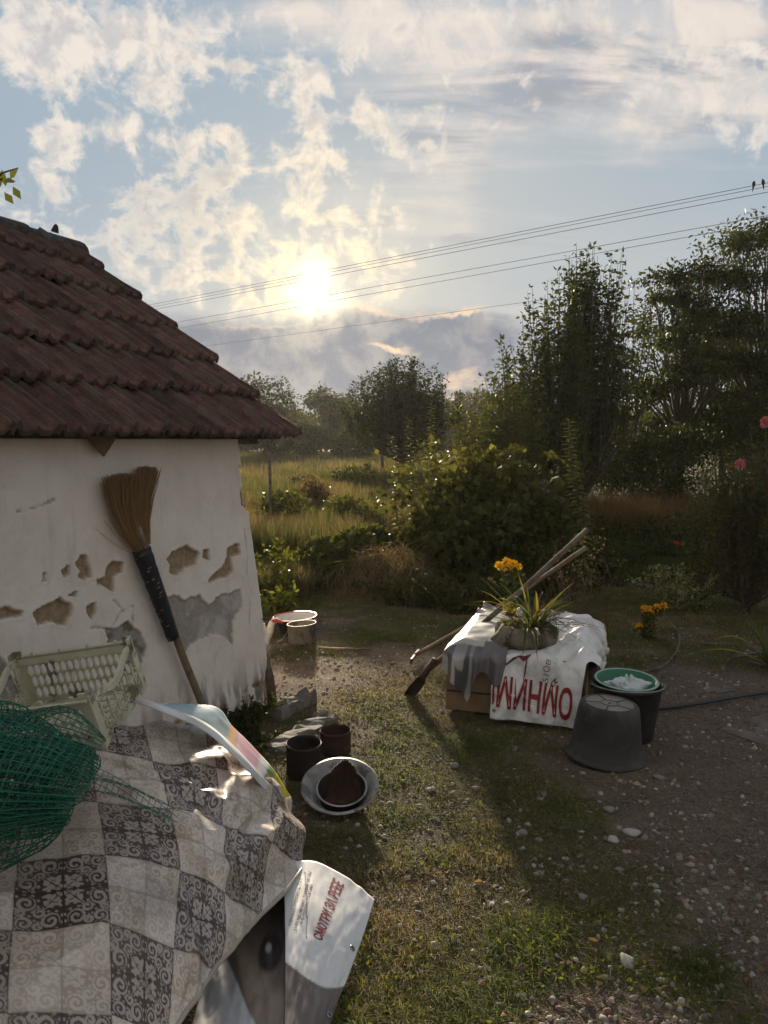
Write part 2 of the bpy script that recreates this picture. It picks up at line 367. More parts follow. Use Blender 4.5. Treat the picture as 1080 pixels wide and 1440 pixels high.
def crsheet(ctrl, nu, nv):
    """Catmull-Rom surface through ctrl[j][i] (xyz...), nu x nv samples; returns (nv,nu,k)"""
    C = np.array(ctrl, float)
    def interp(A, n):
        m = len(A); A = np.concatenate([2 * A[:1] - A[1:2], A, 2 * A[-1:] - A[-2:-1]])
        t = np.linspace(0, m - 1, n); i = np.minimum(t.astype(int), m - 2); f = (t - i).reshape((-1,) + (1,) * (A.ndim - 1))
        p0, p1, p2, p3 = A[i], A[i + 1], A[i + 2], A[i + 3]
        return .5 * (2 * p1 + (p2 - p0) * f + (2 * p0 - 5 * p1 + 4 * p2 - p3) * f * f + (3 * p1 - p0 - 3 * p2 + p3) * f ** 3)
    S = interp(C, nv); S = interp(S.swapaxes(0, 1), nu).swapaxes(0, 1)
    return S
def grid_faces(nu, nv, keep=None):
    j, i = np.meshgrid(np.arange(nv - 1), np.arange(nu - 1), indexing='ij')
    a = (j * nu + i).ravel(); f = np.stack([a, a + 1, a + nu + 1, a + nu], 1)
    if keep is not None: f = f[keep.ravel()[f].all(1)]
    return f
def normals_grid(S):
    du = np.gradient(S, axis=1); dv = np.gradient(S, axis=0); return unit(np.cross(du, dv))
def leaf_mesh(P, D, Nn, L, W, fold=.15):
    """diamond leaves, 4 verts each"""
    P = np.asarray(P, float); D = unit(D); S = unit(np.cross(D, Nn)); Nn = np.cross(S, D)
    L = np.broadcast_to(L, (len(P),))[:, None]; W = np.broadcast_to(W, (len(P),))[:, None]
    a = P; b = P + D * L * .45 + S * W * .5 + Nn * W * fold; c = P + D * L - Nn * L * .12; d = P + D * L * .45 - S * W * .5 + Nn * W * fold
    V = np.stack([a, b, c, d], 1).reshape(-1, 3)
    Fc = np.arange(len(P) * 4).reshape(-1, 4)
    return V, Fc
def rdir(n, up=0.0, r=None):
    r = r or rng; v = r.normal(size=(n, 3)); v = unit(v); v[:, 2] += up; return unit(v)
def tints(n, base, var=.25, yellow=0.0, k=4):
    b = np.array(base, float); g = rng.uniform(1 - var, 1 + var, (n, 1)); c = b * g
    if yellow:
        y = (rng.random((n, 1)) ** 2) * yellow; c = c * (1 - y) + np.array([.20, .15, .025]) * y
    return np.repeat(c, k, 0)
def leaves_obj(name, P, D, L, W, base, parent=None, mat='leaf', var=.3, yellow=.15, Nn=None, cmul=None, fold=.15):
    n = len(P); Nn = rdir(n, .6) if Nn is None else Nn
    V, Fc = leaf_mesh(P, D, Nn, L, W, fold); c = tints(n, base, var, yellow)
    if cmul is not None: c = c * np.repeat(cmul.reshape(n, -1), 4, 0)
    return link_mesh(name, raw_mesh(name, V, Fc, M[mat], c), parent)
def blades(P, H, W, lean, az=None, droop=.25):
    """grass blades: 5 verts as two faces (quad + tip tri collapsed to quads)"""
    n = len(P); az = rng.uniform(0, 2 * math.pi, n) if az is None else az
    d = np.stack([np.cos(az), np.sin(az), np.zeros(n)], 1); sd = np.stack([-np.sin(az), np.cos(az), np.zeros(n)], 1)
    H = np.broadcast_to(H, (n,))[:, None]; W = np.broadcast_to(W, (n,))[:, None]; lean = np.broadcast_to(lean, (n,))[:, None]
    up = np.array([0, 0, 1.0])
    b0 = P - sd * W / 2; b1 = P + sd * W / 2
    mid = P + up * H * .6 + d * H * lean * .45; tip = P + up * H * (1 - droop * lean) + d * H * lean
    V = np.stack([b0, b1, mid + sd * W * .4, mid - sd * W * .4, tip + sd * W * .06, tip - sd * W * .06], 1).reshape(-1, 3)
    o = (np.arange(n) * 6)[:, None]
    Fc = np.concatenate([o + np.array([[0, 1, 2, 3]]), o + np.array([[3, 2, 4, 5]])], 0)
    return V, Fc
def text_geo(body, size, bold=0.0, sub=1):
    cu = bpy.data.curves.new('txt', 'FONT'); cu.body = body; cu.size = size; cu.offset = bold; cu.resolution_u = 3
    o = bpy.data.objects.new('txt', cu); COL.objects.link(o)
    dg = bpy.context.evaluated_depsgraph_get(); dg.update()
    me = bpy.data.meshes.new_from_object(o.evaluated_get(dg)); bm = bmesh.new(); bm.from_mesh(me)
    bmesh.ops.triangulate(bm, faces=bm.faces[:])
    for _ in range(sub): bmesh.ops.subdivide_edges(bm, edges=bm.edges[:], cuts=1, use_grid_fill=True)
    bm.verts.ensure_lookup_table()
    V = np.array([v.co[:] for v in bm.verts]); Fc = [tuple(v.index for v in f.verts) for f in bm.faces]
    bm.free(); bpy.data.objects.remove(o); bpy.data.curves.remove(cu); bpy.data.meshes.remove(me)
    return V[:, :2], Fc

# ------------------------------------------------------------------ ground
def gz(x, y):
    x, y = np.asarray(x, float), np.asarray(y, float)
    return .05 * (fbm(x * .7 + 3, y * .7, 0, 3) - .5) + .022 * (fbm(x * 4, y * 4, 2, 3) - .5)
def grassy(x, y):
    """1 where the yard is green, 0 where it is bare gravelly earth"""
    g = fbm(x * 1.6 + 9, y * 1.6, 4, 4) * 1.0 + .5 * (fbm(x * 6, y * 6, 1, 3) - .5)
    strip = np.exp(-((x - (.35 - .05 * (y - 3))) / .75) ** 2) * np.where(y < 4.3, 1, np.exp(-((y - 4.3) / .6) ** 2))
    right = np.exp(-((x - 1.9) / .85) ** 2) * np.exp(-((y - 3.4) / 1.8) ** 2)
    bare = np.exp(-((x + .15) / .42) ** 2 - ((y - 4.15) / .35) ** 2) + .8 * np.exp(-((x + .55) / .3) ** 2 - ((y - 5.3) / .35) ** 2)
    v = g - .5 + .30 * strip - .55 * right - .42 * bare - .05
    v = v + .5 * sst(y, 7.6, 8.8) + .16 * sst(y, 4.6, 5.6)
    return sst(v, -.16, .22)
def build_ground():
    xs = np.concatenate([-np.geomspace(200, 6.2, 40), np.linspace(-6, 6, 300), np.geomspace(6.2, 200, 40)])
    ys = np.concatenate([np.linspace(-30, .5, 16), np.linspace(.6, 12, 285), np.geomspace(12.2, 219, 50)])
    X, Y = np.meshgrid(xs, ys); Z = gz(X, Y) * np.exp(-np.maximum(np.hypot(X, Y - 4) - 8, 0) / 20)
    Z += .35 * (fbm(X * .05, Y * .05, 3, 2) - .5) * sst(np.hypot(X, Y), 14, 40)
    V = np.stack([X, Y, Z], -1).reshape(-1, 3)
    g = grassy(X, Y).ravel()
    col = np.stack([g, sst(Y, 8.2, 9.5).ravel(), sst(X, .6, 1.8).ravel() * (1 - sst(Y, 5.5, 7.5).ravel())], 1)
    m, t, b = new_mat('ground_soil')
    co = t.node('ShaderNodeTexCoord').outputs['Object']
    a = t.node('ShaderNodeAttribute', attribute_name='col'); sp = t.node('ShaderNodeSeparateColor'); t.l.new(a.outputs['Color'], sp.inputs[0])
    n1 = t.noise(co, 3.0, 10, .65); n2 = t.noise(co, 38, 8, .7)
    vor = t.node('ShaderNodeTexVoronoi'); t.l.new(co, vor.inputs['Vector']); vor.inputs['Scale'].default_value = 55
    vor2 = t.node('ShaderNodeTexVoronoi'); t.l.new(co, vor2.inputs['Vector']); vor2.inputs['Scale'].default_value = 130
    dirt = t.mix(t.sstep(n1, .35, .65), (.125, .088, .060), (.245, .182, .128))
    red = t.mix(t.sstep(n2, .35, .7), (.135, .092, .070), (.28, .205, .16))
    dirt = t.mix(t.m('MULTIPLY', sp.outputs[2], .8), dirt, red)
    peb = t.mix(1.0, t.mix(.7, vor.outputs['Color'], (.5, .5, .5)), (.42, .36, .30), 'MULTIPLY')
    pm = t.m('MULTIPLY', t.sstep(vor.outputs['Distance'], .42, .30), t.sstep(t.noise(co, 9, 5, .6), .46, .58))
    dirt = t.mix(t.m('MULTIPLY', pm, .8), dirt, peb)
    grn = t.mix(t.sstep(n2, .35, .65), (.075, .080, .024), (.125, .10, .046))
    dirt = t.mix(t.m('MULTIPLY', t.sstep(t.noise(co, 75, 6, .75), .50, .68), .7), dirt, (.33, .27, .21))
    dirt = t.mix(t.m('MULTIPLY', t.sstep(t.noise(co, 21, 8, .7), .54, .68), .75), dirt, (.060, .044, .032))
    c = t.mix(t.m('MULTIPLY', sp.outputs[0], .7), dirt, grn)
    fld = t.mix(t.sstep(t.noise(co, .35, 6, .6), .4, .6), (.070, .070, .024), (.12, .095, .05))
    c = t.mix(sp.outputs[1], c, fld)
    t.l.new(c, b.inputs['Base Color']); b.inputs['Roughness'].default_value = .95; b.inputs['Specular IOR Level'].default_value = .15
    h = t.m('ADD', t.m('MULTIPLY', n2, .8), t.m('ADD', t.m('MULTIPLY', pm, .5), t.m('MULTIPLY', vor2.outputs['Distance'], -.5)))
    bump(t, b, h, 1.0, .03)
    me = raw_mesh('ground', V, grid_faces(len(xs), len(ys)), m, col, True)
    o = bpy.data.objects.new('ground', me); COL.objects.link(o); o['kind'] = 'structure'; WORG[o.name] = np.zeros(3)
    return o
GROUND = build_ground()

# ------------------------------------------------------------------ adobe house
dW = np.array([math.sin(math.radians(25)), math.cos(math.radians(25)), 0]); nW = np.array([dW[1], -dW[0], 0])
C0 = np.array([-.66, 4.60, 0.0])
WT = 1.70
def wallP(t, h, out=0.0):
    t, h = np.asarray(t, float), np.asarray(h, float)
    k = np.clip(h / 1.6, 0, 1.1)
    cor = np.exp(-t / .18)
    tt = t + .15 * k * np.exp(-t / .6)
    o = out - .09 * k + .012 * np.sin(h * 3.1 + t * 1.3) + .02 * (fbm(t * 1.1 + 5, h * 1.1, 1, 3) - .5) - .10 * np.exp(-t / .045) * .5
    return C0 + (-dW) * tt[..., None] + nW * np.asarray(o)[..., None] + np.array([0, 0, 1.0]) * h[..., None]
def wall_th(px, py):
    x, f, u = ray(px, py); r = np.array([x, f, u]); c = np.array([0, 0, CAMH])
    h = 1.0
    for _ in range(4):
        off = -.09 * np.clip(h / 1.6, 0, 1.1)
        s = np.dot(C0 + nW * off - c, nW) / np.dot(r, nW); p = c + r * s; h = p[2]
    tt = np.dot(p - C0, -dW); t = tt - .15 * np.clip(h / 1.6, 0, 1.1) * math.exp(-max(tt, 0) / .6)
    return t, h
def poly_sd(T, H, poly):
    """signed distance (negative inside)"""
    P = np.array(poly); d = np.full(T.shape, 1e9); ins = np.zeros(T.shape, bool)
    for i in range(len(P)):
        a, b = P[i], P[(i + 1) % len(P)]; e = b - a
        wx, wy = T - a[0], H - a[1]; k = np.clip((wx * e[0] + wy * e[1]) / (e @ e + 1e-12), 0, 1)
        d = np.minimum(d, np.hypot(wx - e[0] * k, wy - e[1] * k))
        c = ((a[1] > H) != (b[1] > H)) & (T < (b[0] - a[0]) * (H - a[1]) / (b[1] - a[1] + 1e-12) + a[0]); ins ^= c
    return np.where(ins, -d, d)
Z2 = lambda L: [wall_th(x / 2.4545, 610 + y / 2.4545) for x, y in L]
BROWN = [Z2(p) for p in [
    [(583, 435), (600, 410), (650, 385), (690, 415), (680, 450), (640, 465), (610, 492), (585, 480), (592, 455)],
    [(706, 510), (760, 465), (780, 425), (785, 392), (828, 380), (830, 412), (800, 425), (806, 485), (760, 500), (720, 515)],
    [(265, 450), (285, 415), (305, 430), (320, 470), (325, 495), (300, 505), (275, 495), (280, 475)],
    [(340, 505), (370, 495), (375, 460), (390, 440), (435, 445), (430, 475), (400, 490), (400, 540), (370, 530), (345, 525)],
    [(125, 620), (160, 600), (215, 565), (255, 590), (255, 630), (240, 665), (190, 650), (140, 665)],
    [(-60, 590), (0, 600), (30, 595), (60, 605), (95, 610), (90, 635), (40, 640), (0, 645), (-50, 650)],
    [(308, 600), (335, 590), (342, 620), (325, 650), (308, 630)], [(708, 405), (722, 400), (728, 440), (705, 428)],
    [(222, 475), (245, 460), (248, 485), (230, 500)], [(150, 478), (166, 476), (168, 512), (152, 510)],
    [(838, 110), (900, 110), (900, 260), (870, 268), (842, 250), (836, 215), (848, 170)],
    [(925, 720), (990, 720), (990, 940), (915, 940), (905, 860), (925, 800)], [(240, 555), (270, 550), (268, 562), (245, 566)]]]
GREY = [Z2(p) for p in [
    [(578, 570), (640, 565), (690, 555), (718, 590), (760, 560), (830, 530), (832, 600), (800, 640), (800, 730), (740, 690), (690, 700), (650, 740), (630, 760), (590, 700), (575, 640)],
    [(375, 680), (440, 655), (490, 690), (505, 740), (490, 800), (430, 770), (375, 750)],
    [(-80, 760), (0, 770), (35, 790), (45, 830), (90, 860), (100, 910), (40, 930), (-60, 930)]]]
CRACKS = [Z2(p) for p in [[(545, 485), (555, 510), (560, 540), (580, 575)], [(240, 660), (280, 680), (340, 670), (390, 675), (420, 620), (465, 590), (462, 650)],
                          [(850, 330), (855, 420), (850, 500), (870, 560)], [(835, 490), (860, 580), (855, 660)], [(400, 575), (430, 610)], [(885, 820), (890, 900), (880, 960)],
                          [(620, 880), (612, 940)], [(190, 225), (140, 250), (60, 270)]]]
def build_house():
    house = thing('adobe_house', 'whitewashed adobe outbuilding with peeling plaster and brown ribbed tile roof', 'house', C0)
    # front wall: fine relief with real flaked-off plaster
    nt, nh = 520, 230
    t = np.concatenate([np.linspace(0, .2, 40, endpoint=False), np.linspace(.2, 2.6, 360, endpoint=False), np.linspace(2.6, 4.3, nt - 400)])
    h = np.linspace(-.05, WT, nh); T, H = np.meshgrid(t, h)
    jag = .028 * (fbm(T * 16, H * 16, 3, 4) - .5) * 2 + .012 * (fbm(T * 60, H * 60, 8, 3) - .5) * 2
    sb = np.full(T.shape, 9.0); sg = sb.copy(); sc = sb.copy()
    for p in BROWN: sb = np.minimum(sb, poly_sd(T, H, p))
    for p in GREY: sg = np.minimum(sg, poly_sd(T, H, p))
    for p in CRACKS:
        for a, b in zip(p[:-1], p[1:]):
            e = np.array(b) - np.array(a); k = np.clip(((T - a[0]) * e[0] + (H - a[1]) * e[1]) / (e @ e), 0, 1)
            sc = np.minimum(sc, np.hypot(T - a[0] - e[0] * k, H - a[1] - e[1] * k))
    sb += jag * .55; sg += jag * .8
    brown = 1 - sst(sb, -.004, .004); grey = (1 - sst(sg, -.005, .005)) * (1 - brown)
    base = sst(fbm(T * 5, H * 3, 6, 4) * .28 + .03 - H, -.03, .05)          # plaster lost along the foot
    brown = np.maximum(brown, base * sst(fbm(T * 9, H * 9, 2, 3), .42, .5))
    crack = 1 - sst(sc + jag * .25, .001, .005)
    out = -.022 * brown - .010 * grey - .008 * crack + .010 * (fbm(T * 5, H * 5, 5, 4) - .5) + .005 * (fbm(T * 26, H * 26, 5, 3) - .5)
    out = out + .004 * np.exp(-(np.minimum(sb, sg) / .012) ** 2) * (1 - brown) * (1 - grey)
    P = wallP(T, H, out)
    N0 = P.shape
    # cols: white plaster 0, brown=R, grey=G, grime=B
    grime = np.clip(sst(.42 * fbm(T * 7, H * 1.6, 4, 4) + .12 - H, -.05, .2) * sst(fbm(T * 30, H * 8, 1, 4), .38, .62), 0, 1)
    grime = np.maximum(grime, .6 * crack)
    grime = np.maximum(grime, .75 * grey * sst(fbm(T * 22, H * 22, 9, 4), .52, .62) * (T > .9))
    col = np.stack([brown, grey, grime], -1).reshape(-1, 3)
    m, nt_, b = new_mat('plaster'); t_ = nt_
    co = t_.node('ShaderNodeTexCoord').outputs['Object']
    a = t_.node('ShaderNodeAttribute', attribute_name='col'); sp = t_.node('ShaderNodeSeparateColor'); t_.l.new(a.outputs['Color'], sp.inputs[0])
    n1 = t_.noise(co, 4, 8, .65); n2 = t_.noise(co, 40, 8, .65)
    w = t_.mix(t_.sstep(n1, .3, .7), (.80, .715, .65), (.71, .625, .56))
    mpz = t_.node('ShaderNodeMapping'); t_.l.new(co, mpz.inputs[0]); mpz.inputs['Scale'].default_value = (9, 9, 1.2)
    w = t_.mix(t_.m('MULTIPLY', t_.sstep(t_.noise(mpz.outputs[0], 1.6, 8, .7, .3), .52, .75), .45), w, (.46, .395, .34))
    w = t_.mix(t_.m('MULTIPLY', t_.sstep(t_.noise(co, 70, 6, .7), .60, .74), .45), w, (.40, .35, .31))
    w = t_.mix(t_.m('MULTIPLY', t_.sstep(t_.noise(co, 11, 9, .7, .3), .55, .72), .35), w, (.50, .45, .42))
    br = t_.mix(t_.sstep(n2, .35, .65), (.36, .265, .175), (.25, .18, .115))
    gr = t_.mix(t_.sstep(n2, .3, .7), (.38, .335, .305), (.28, .245, .222))
    gr = t_.mix(t_.sstep(n1, .5, .62), gr, (.47, .42, .385))
    c = t_.mix(sp.outputs[1], w, gr); c = t_.mix(sp.outputs[0], c, br)
    c = t_.mix(t_.m('MULTIPLY', sp.outputs[2], .8), c, (.065, .058, .048))
    t_.l.new(c, b.inputs['Base Color']); b.inputs['Roughness'].default_value = .92; b.inputs['Specular IOR Level'].default_value = .15
    bump(t_, b, t_.m('ADD', n2, t_.m('MULTIPLY', t_.noise(co, 120, 6, .6), .4)), .45, .006)
    fw = link_mesh('wall', raw_mesh('wall', P.reshape(-1, 3), grid_faces(nt, nh), m, col, True), house)
    # gable-end wall (round the corner) with triangle, and back wall, as one shell part
    dep = 3.35
    cs = P[:, 0]                                    # corner column of the front wall
    K = 26; G = np.zeros((nh, K, 3)); gc = np.zeros((nh, K, 3))
    for j in range(K):
        s = j / (K - 1) * dep
        G[:, j] = cs + (-nW) * s + dW * .05 * (1 - math.exp(-s / .05)) + dW[None] * (.06 * (fbm(np.full(nh, s * 2), h * 2, 3, 3) - .5))[:, None] * (j > 0)
        gc[:, j, 0] = (fbm(np.full(nh, s * 3), h * 3, 7, 3) > .58); gc[:, j, 2] = sst(.3 - h, 0, .3) * .6
    g = link_mesh('gable_wall', raw_mesh('gable_wall', G.reshape(-1, 3), grid_faces(K, nh)[:, ::-1], m, gc.reshape(-1, 3), True), house)
    mb = MB(); top = cs[-1]
    pitch = math.radians(36.4)
    mb.add([top, top - nW * dep, top - nW * dep / 2 + np.array([0, 0, (dep / 2) * math.tan(pitch)]), top - dW * .12, top - nW * dep - dW * .12, top - nW * dep / 2 - dW * .12 + np.array([0, 0, (dep / 2) * math.tan(pitch)])],
           [(0, 1, 2), (5, 4, 3), (0, 2, 5, 3), (2, 1, 4, 5), (1, 0, 3, 4)])
    mb.build('gable_triangle', M['clay'], house)
    mb = MB(); q = top * [1, 1, 0] - nW * dep
    mb.box(q - dW * 2.1 + np.array([0, 0, .83]), dW * 2.1, nW * .1, np.array([0, 0, .85])); mb.build('back_wall', M['clay'], house)
    # old timber showing at the crumbled foot of the corner
    mb = MB(); f0 = C0 + dW * .0 - nW * .02
    mb.tube([f0 + np.array([-.035, .045, -.03]), f0 + np.array([-.045, .04, .14]), f0 + np.array([-.075, .03, .33])], [.055, .045, .03], 7); mb.build('corner_post', M['grey_wood'], house, True)
    # ---------------- roof
    cosp, sinp = math.cos(pitch), math.sin(pitch)
    E0 = np.array([-.525, 4.715, 1.595])            # lower verge corner (eave end)
    up = -nW * cosp + np.array([0, 0, sinp]); al = -dW; nn = np.cross(al, up); nn = nn if nn[2] > 0 else -nn
    ncourse, gauge, cover, ncol = 6, .385, .205, 21
    roof = MB()
    e = E0 + up * .10 - nn * .045; Lr = ncol * cover
    roof.box(e + al * (Lr / 2 - .02) + up * (ncourse * gauge / 2 - .06), al * (Lr / 2 - .05), up * (ncourse * gauge / 2 - .06), nn * .012)
    ridge = E0 + up * ncourse * gauge
    upb = nW * (-cosp) + np.array([0, 0, -sinp]); nb = np.cross(upb, al); nb = nb if nb[2] > 0 else -nb
    roof.box(ridge + upb * (ncourse * gauge / 2) - nb * .02 + al * (Lr / 2), al * (Lr / 2), upb * ncourse * gauge / 2, nb * .025)
    rf = roof.build('roof', M['ridge'], house)
    # one ribbed interlocking tile, shared by all
    def tile_mesh(kind):
        xs = np.array([-.112, -.104, -.094, -.084, -.074, -.062, -.045, -.028, -.014, 0, .014, .028, .05, .066, .078, .09, .100, .110])
        def z(x):
            g = lambda c, w, a: a * np.exp(-((x - c) / w) ** 4)
            return g(-.088, .019, .040) + g(.0, .015, .026) + g(.088, .016, .030) + .003 * np.sin(x * 90 + kind)
        ysl = np.array([0, .012, .16, .30, .445]); V = []; n = len(xs)
        r = np.random.default_rng(kind)
        for y in ysl:
            for k, x in enumerate(xs): V.append((x, y, z(x) + (-.006 if y == 0 else 0) + r.normal() * .0032))
        for y in ysl:
            for k, x in enumerate(xs): V.append((x, y, z(x) * .75 - .020 - (.008 if y < .02 else 0) + r.normal() * .0015))
        m_ = len(ysl) * n; Fc = []
        for j in range(len(ysl) - 1):
            for k in range(n - 1):
                a_ = j * n + k; Fc.append((a_, a_ + 1, a_ + n + 1, a_ + n)); Fc.append((m_ + a_, m_ + a_ + n, m_ + a_ + n + 1, m_ + a_ + 1))
        for k in range(n - 1): Fc.append((k, m_ + k, m_ + k + 1, k + 1)); a_ = (len(ysl) - 1) * n + k; Fc.append((a_, a_ + 1, m_ + a_ + 1, m_ + a_))
        for j in range(len(ysl) - 1): a_ = j * n; Fc.append((a_, a_ + n, m_ + a_ + n, m_ + a_)); a_ = j * n + n - 1; Fc.append((a_, m_ + a_, m_ + a_ + n, a_ + n))
        return raw_mesh('tile', np.array(V), Fc, M['tile'], None, False)
    tms = [tile_mesh(k) for k in range(5)]
    org = WORG[house.name]
    for c in range(ncourse):
        for k in range(ncol):
            r = random.Random(c * 100 + k)
            sag = .035 * math.sin(k * .33 + c * .7) + .02 * math.sin(k * .9 + c)
            o = E0 + up * (c * gauge + r.uniform(-.010, .010) + .4 * sag * (c > 0)) + al * (k * cover + .1 + r.uniform(-.008, .008)) + nn * (.012 + r.uniform(-.004, .006) + .25 * sag)
            if c == 3 and k in (8, 9): o = o - up * .05 + nn * .012
            tilt = .115 + r.uniform(-.015, .02); yaw = r.uniform(-.02, .02)
            ax = (al * -1) * math.cos(yaw) + up * math.sin(yaw); uy = unit(up - ax * np.dot(up, ax)); nz = np.cross(ax, uy)
            uy2 = uy * math.cos(tilt) - nz * math.sin(tilt); nz2 = np.cross(ax, uy2)
            ob = bpy.data.objects.new('tile', tms[r.randrange(5)]); COL.objects.link(ob); ob.parent = rf
            o = o + nn * .042
            ob.matrix_basis = Matrix([[ax[i], uy2[i], nz2[i], float(o[i])] for i in range(3)] + [[0, 0, 0, 1]])
    # ridge caps, dark and thick
    for k in range(9):
        mb = MB(); p = ridge + al * (k * .47 - .08) + np.array([0, 0, -.035 + .012 * math.sin(k * 2.1)]); q = p + al * .50 + np.array([0, 0, .012])
        V = []; n = 11
        for s_, (P_, rr) in enumerate(((p, .125), (q, .105))):
            for L_ in (0, 1):
                for i in range(n):
                    w = math.radians(-18 + 216 * i / (n - 1)); R_ = rr - .028 * L_
                    V.append(P_ + nW * math.cos(w) * R_ * 1.05 + np.array([0, 0, 1]) * (math.sin(w) * R_ * .85 - .035))
        Fc = []
        for i in range(n - 1):
            Fc += [(i, i + 1, 2 * n + i + 1, 2 * n + i), (n + i, 3 * n + i, 3 * n + i + 1, n + i + 1), (i, n + i, n + i + 1, i + 1), (2 * n + i, 2 * n + i + 1, 3 * n + i + 1, 3 * n + i)]
        Fc += [(0, 2 * n, 3 * n, n), (n - 1, 2 * n - 1, 4 * n - 1, 3 * n - 1)]
        mb.add(V, Fc); mb.build('ridge_tile', M['ridge'], rf)
    mb = MB(); p = ridge + al * .10 + np.array([0, 0, .055]); mb.tube([p, p + np.array([.01, 0, .04]), p + np.array([.012, 0, .055])], [.028, .016, .003], 5); mb.build('mortar_stub', M['ridge'], rf)
    # eave: a loose torn flap of roofing felt and the wall plate
    p = gp(120, 618, 0); tq = wall_th(135, 640); w0 = wallP(np.array(tq[0]), np.array(1.63), .04)
    mb = MB(); mb.add([w0 + al * .11, w0 - al * .09, w0 + al * .0 + np.array([0, 0, -.10]), w0 + al * .11 + nW * .012, w0 - al * .09 + nW * .012, w0 + nW * .012 + np.array([0, 0, -.10])],
                      [(0, 1, 2), (5, 4, 3), (0, 2, 5, 3), (2, 1, 4, 5), (1, 0, 3, 4)]); mb.build('felt_flap', M['clay'], house)
    mb = MB(); b0 = wallP(np.array(.0), np.array(1.62), -.06); mb.bar(b0 + dW * .22, b0 - dW * 4.1, .12, .09); mb.build('wall_plate', M['grey_wood'], house, bevel=.008)
    # iron hook on the wall near the corner
    tq = wall_th(368, 870); w0 = wallP(np.array(tq[0]), np.array(tq[1]), 0.0)
    mb = MB(); mb.tube([w0 - nW * .02, w0 + nW * .03, w0 + nW * .045 + dW * .03 + np.array([0, 0, -.01]), w0 + nW * .04 + dW * .045 + np.array([0, 0, .012])], .004, 5); mb.build('hook', M['dark_metal'], house, True)
    return house
build_house()

# ------------------------------------------------------------------ broom leaning on the wall
UP = np.array([0, 0, 1.0])
def build_broom():
    base = np.array([-.895, 3.93, 0.015]); top_t = wall_th(178, 725); top = wallP(np.array(top_t[0]), np.array(top_t[1]), .05)
    ax = unit(top - base); L = np.linalg.norm(top - base)
    br = thing('broom', 'large straw broom stood upside down on long pole with black wrapped binding against peeling wall', 'broom', base)
    side = unit(np.cross(ax, [0, 1, 0])); side = side if side[0] > 0 else -side; fr = np.cross(side, ax); fr = fr if fr[1] < 0 else -fr
    mb = MB(); n = 14; pts = [base + ax * L * k / (n - 1) + side * .006 * math.sin(k * .8) for k in range(n)]
    mb.tube(pts, np.linspace(.020, .017, n), 10); mb.build('pole', M['wood'], br, True)
    # binding: lower end at px (230,890), upper at (183,770)
    def on_axis(py):
        lo, hi = 0.0, L * 1.3
        for _ in range(40):
            m = (lo + hi) / 2; p = base + ax * m; z = (p[1] * math.cos(TH) - (p[2] - CAMH) * math.sin(TH)); v = CY - F * (p[1] * math.sin(TH) + (p[2] - CAMH) * math.cos(TH)) / z
            if v > py: lo = m
            else: hi = m
        return lo
    a, b = on_axis(893), on_axis(770)
    off = fr * .028 - side * .018
    mb = MB(); n = 22; R = np.linspace(.030, .045, n) * (1 + .04 * np.sin(np.arange(n) * 2.1))
    pts = [base + ax * (a + (b - a) * k / (n - 1)) + off * .7 for k in range(n)]; mb.tube(pts, R, 16); wr = mb.build('binding', M['tape'], br, True)
    r = np.random.default_rng(3)
    for k in range(24):                               # pale slits where the straw shows through the wrap
        f = (k + r.uniform(-.3, .7)) / 24; c = base + ax * (a + (b - a) * f) + off * .7; R_ = .030 + .015 * f
        w0 = r.uniform(-1.2, 1.2); dw = r.uniform(.15, .42)
        ps = [c + (fr * math.cos(w) + side * math.sin(w)) * (R_ * 1.05) + ax * .010 * (w - w0) for w in np.linspace(w0 - dw, w0 + dw, 4)]
        MB().tube(ps, [.0006, .0036, .003, .0006], 4).build('slit', M['sack'], wr)
    # cut butt of the straw bundle
    c = base + ax * (a - .006) + off * .9; MB().tube([c, c + ax * .02], [.024, .026], 12).build('straw_butt', M['sack'], br)
    # bristles
    P0 = base + ax * (b - .03) - fr * .012 - side * .012; hl, seg = 0, 6
    sw = unit(dW - ax * np.dot(dW, ax)); fo = np.cross(sw, ax); fo = fo if fo @ nW > 0 else -fo
    N = 3000; V = []; Fc = []; colr = []
    u = r.uniform(-1, 1, N); w = r.normal(0, .35, N)
    lobe = np.where(u < .08, 0, 1)
    for i in range(N):
        uu = u[i]; spread = -.225 + (uu + 1) * .5 * .28                    # fan skewed to the left as in the photo
        length = .43 * (1 - .06 * abs(uu) ** 2) * (1 - .20 * uu if uu < 0 else 1 - .10 * uu) * r.uniform(.90, 1.0) - (.02 if abs(uu - .08) < .07 else 0)
        if r.random() < .02: length *= r.uniform(.5, .9); spread *= 1.25
        st = P0 + sw * (uu * .036) + fo * (w[i] * .02) + (ax * .03 if uu > .35 else 0)
        d0 = ax; en = st + UP * length * .95 + sw * spread + fo * (w[i] * .030 + .012)
        ts = np.linspace(0, 1, 4); c1 = st + ax * length * .30 + UP * length * .15 + sw * (spread * .55)
        pts = (1 - ts)[:, None] ** 2 * st + 2 * (ts * (1 - ts))[:, None] * c1 + ts[:, None] ** 2 * en + r.normal(0, .0025, (4, 3)) * ts[:, None]
        wd = .0011; sv = unit(np.array([r.normal(), .3 * r.normal(), .2 * r.normal()]))
        o = len(V)
        for k in range(4): V += [pts[k] - sv * wd, pts[k] + sv * wd]
        Fc += [(o + 2 * k, o + 2 * k + 1, o + 2 * k + 3, o + 2 * k + 2) for k in range(3)]
        g = r.uniform(.55, 1.2); cc = np.array([.40, .265, .145]) * g
        for k in range(4): colr += [cc * (1.1 - .30 * k / 3)] * 2
    o = link_mesh('bristles', raw_mesh('bristles', np.array(V), Fc, M['straw'], np.array(colr)), br); o['kind'] = 'stuff'
build_broom()

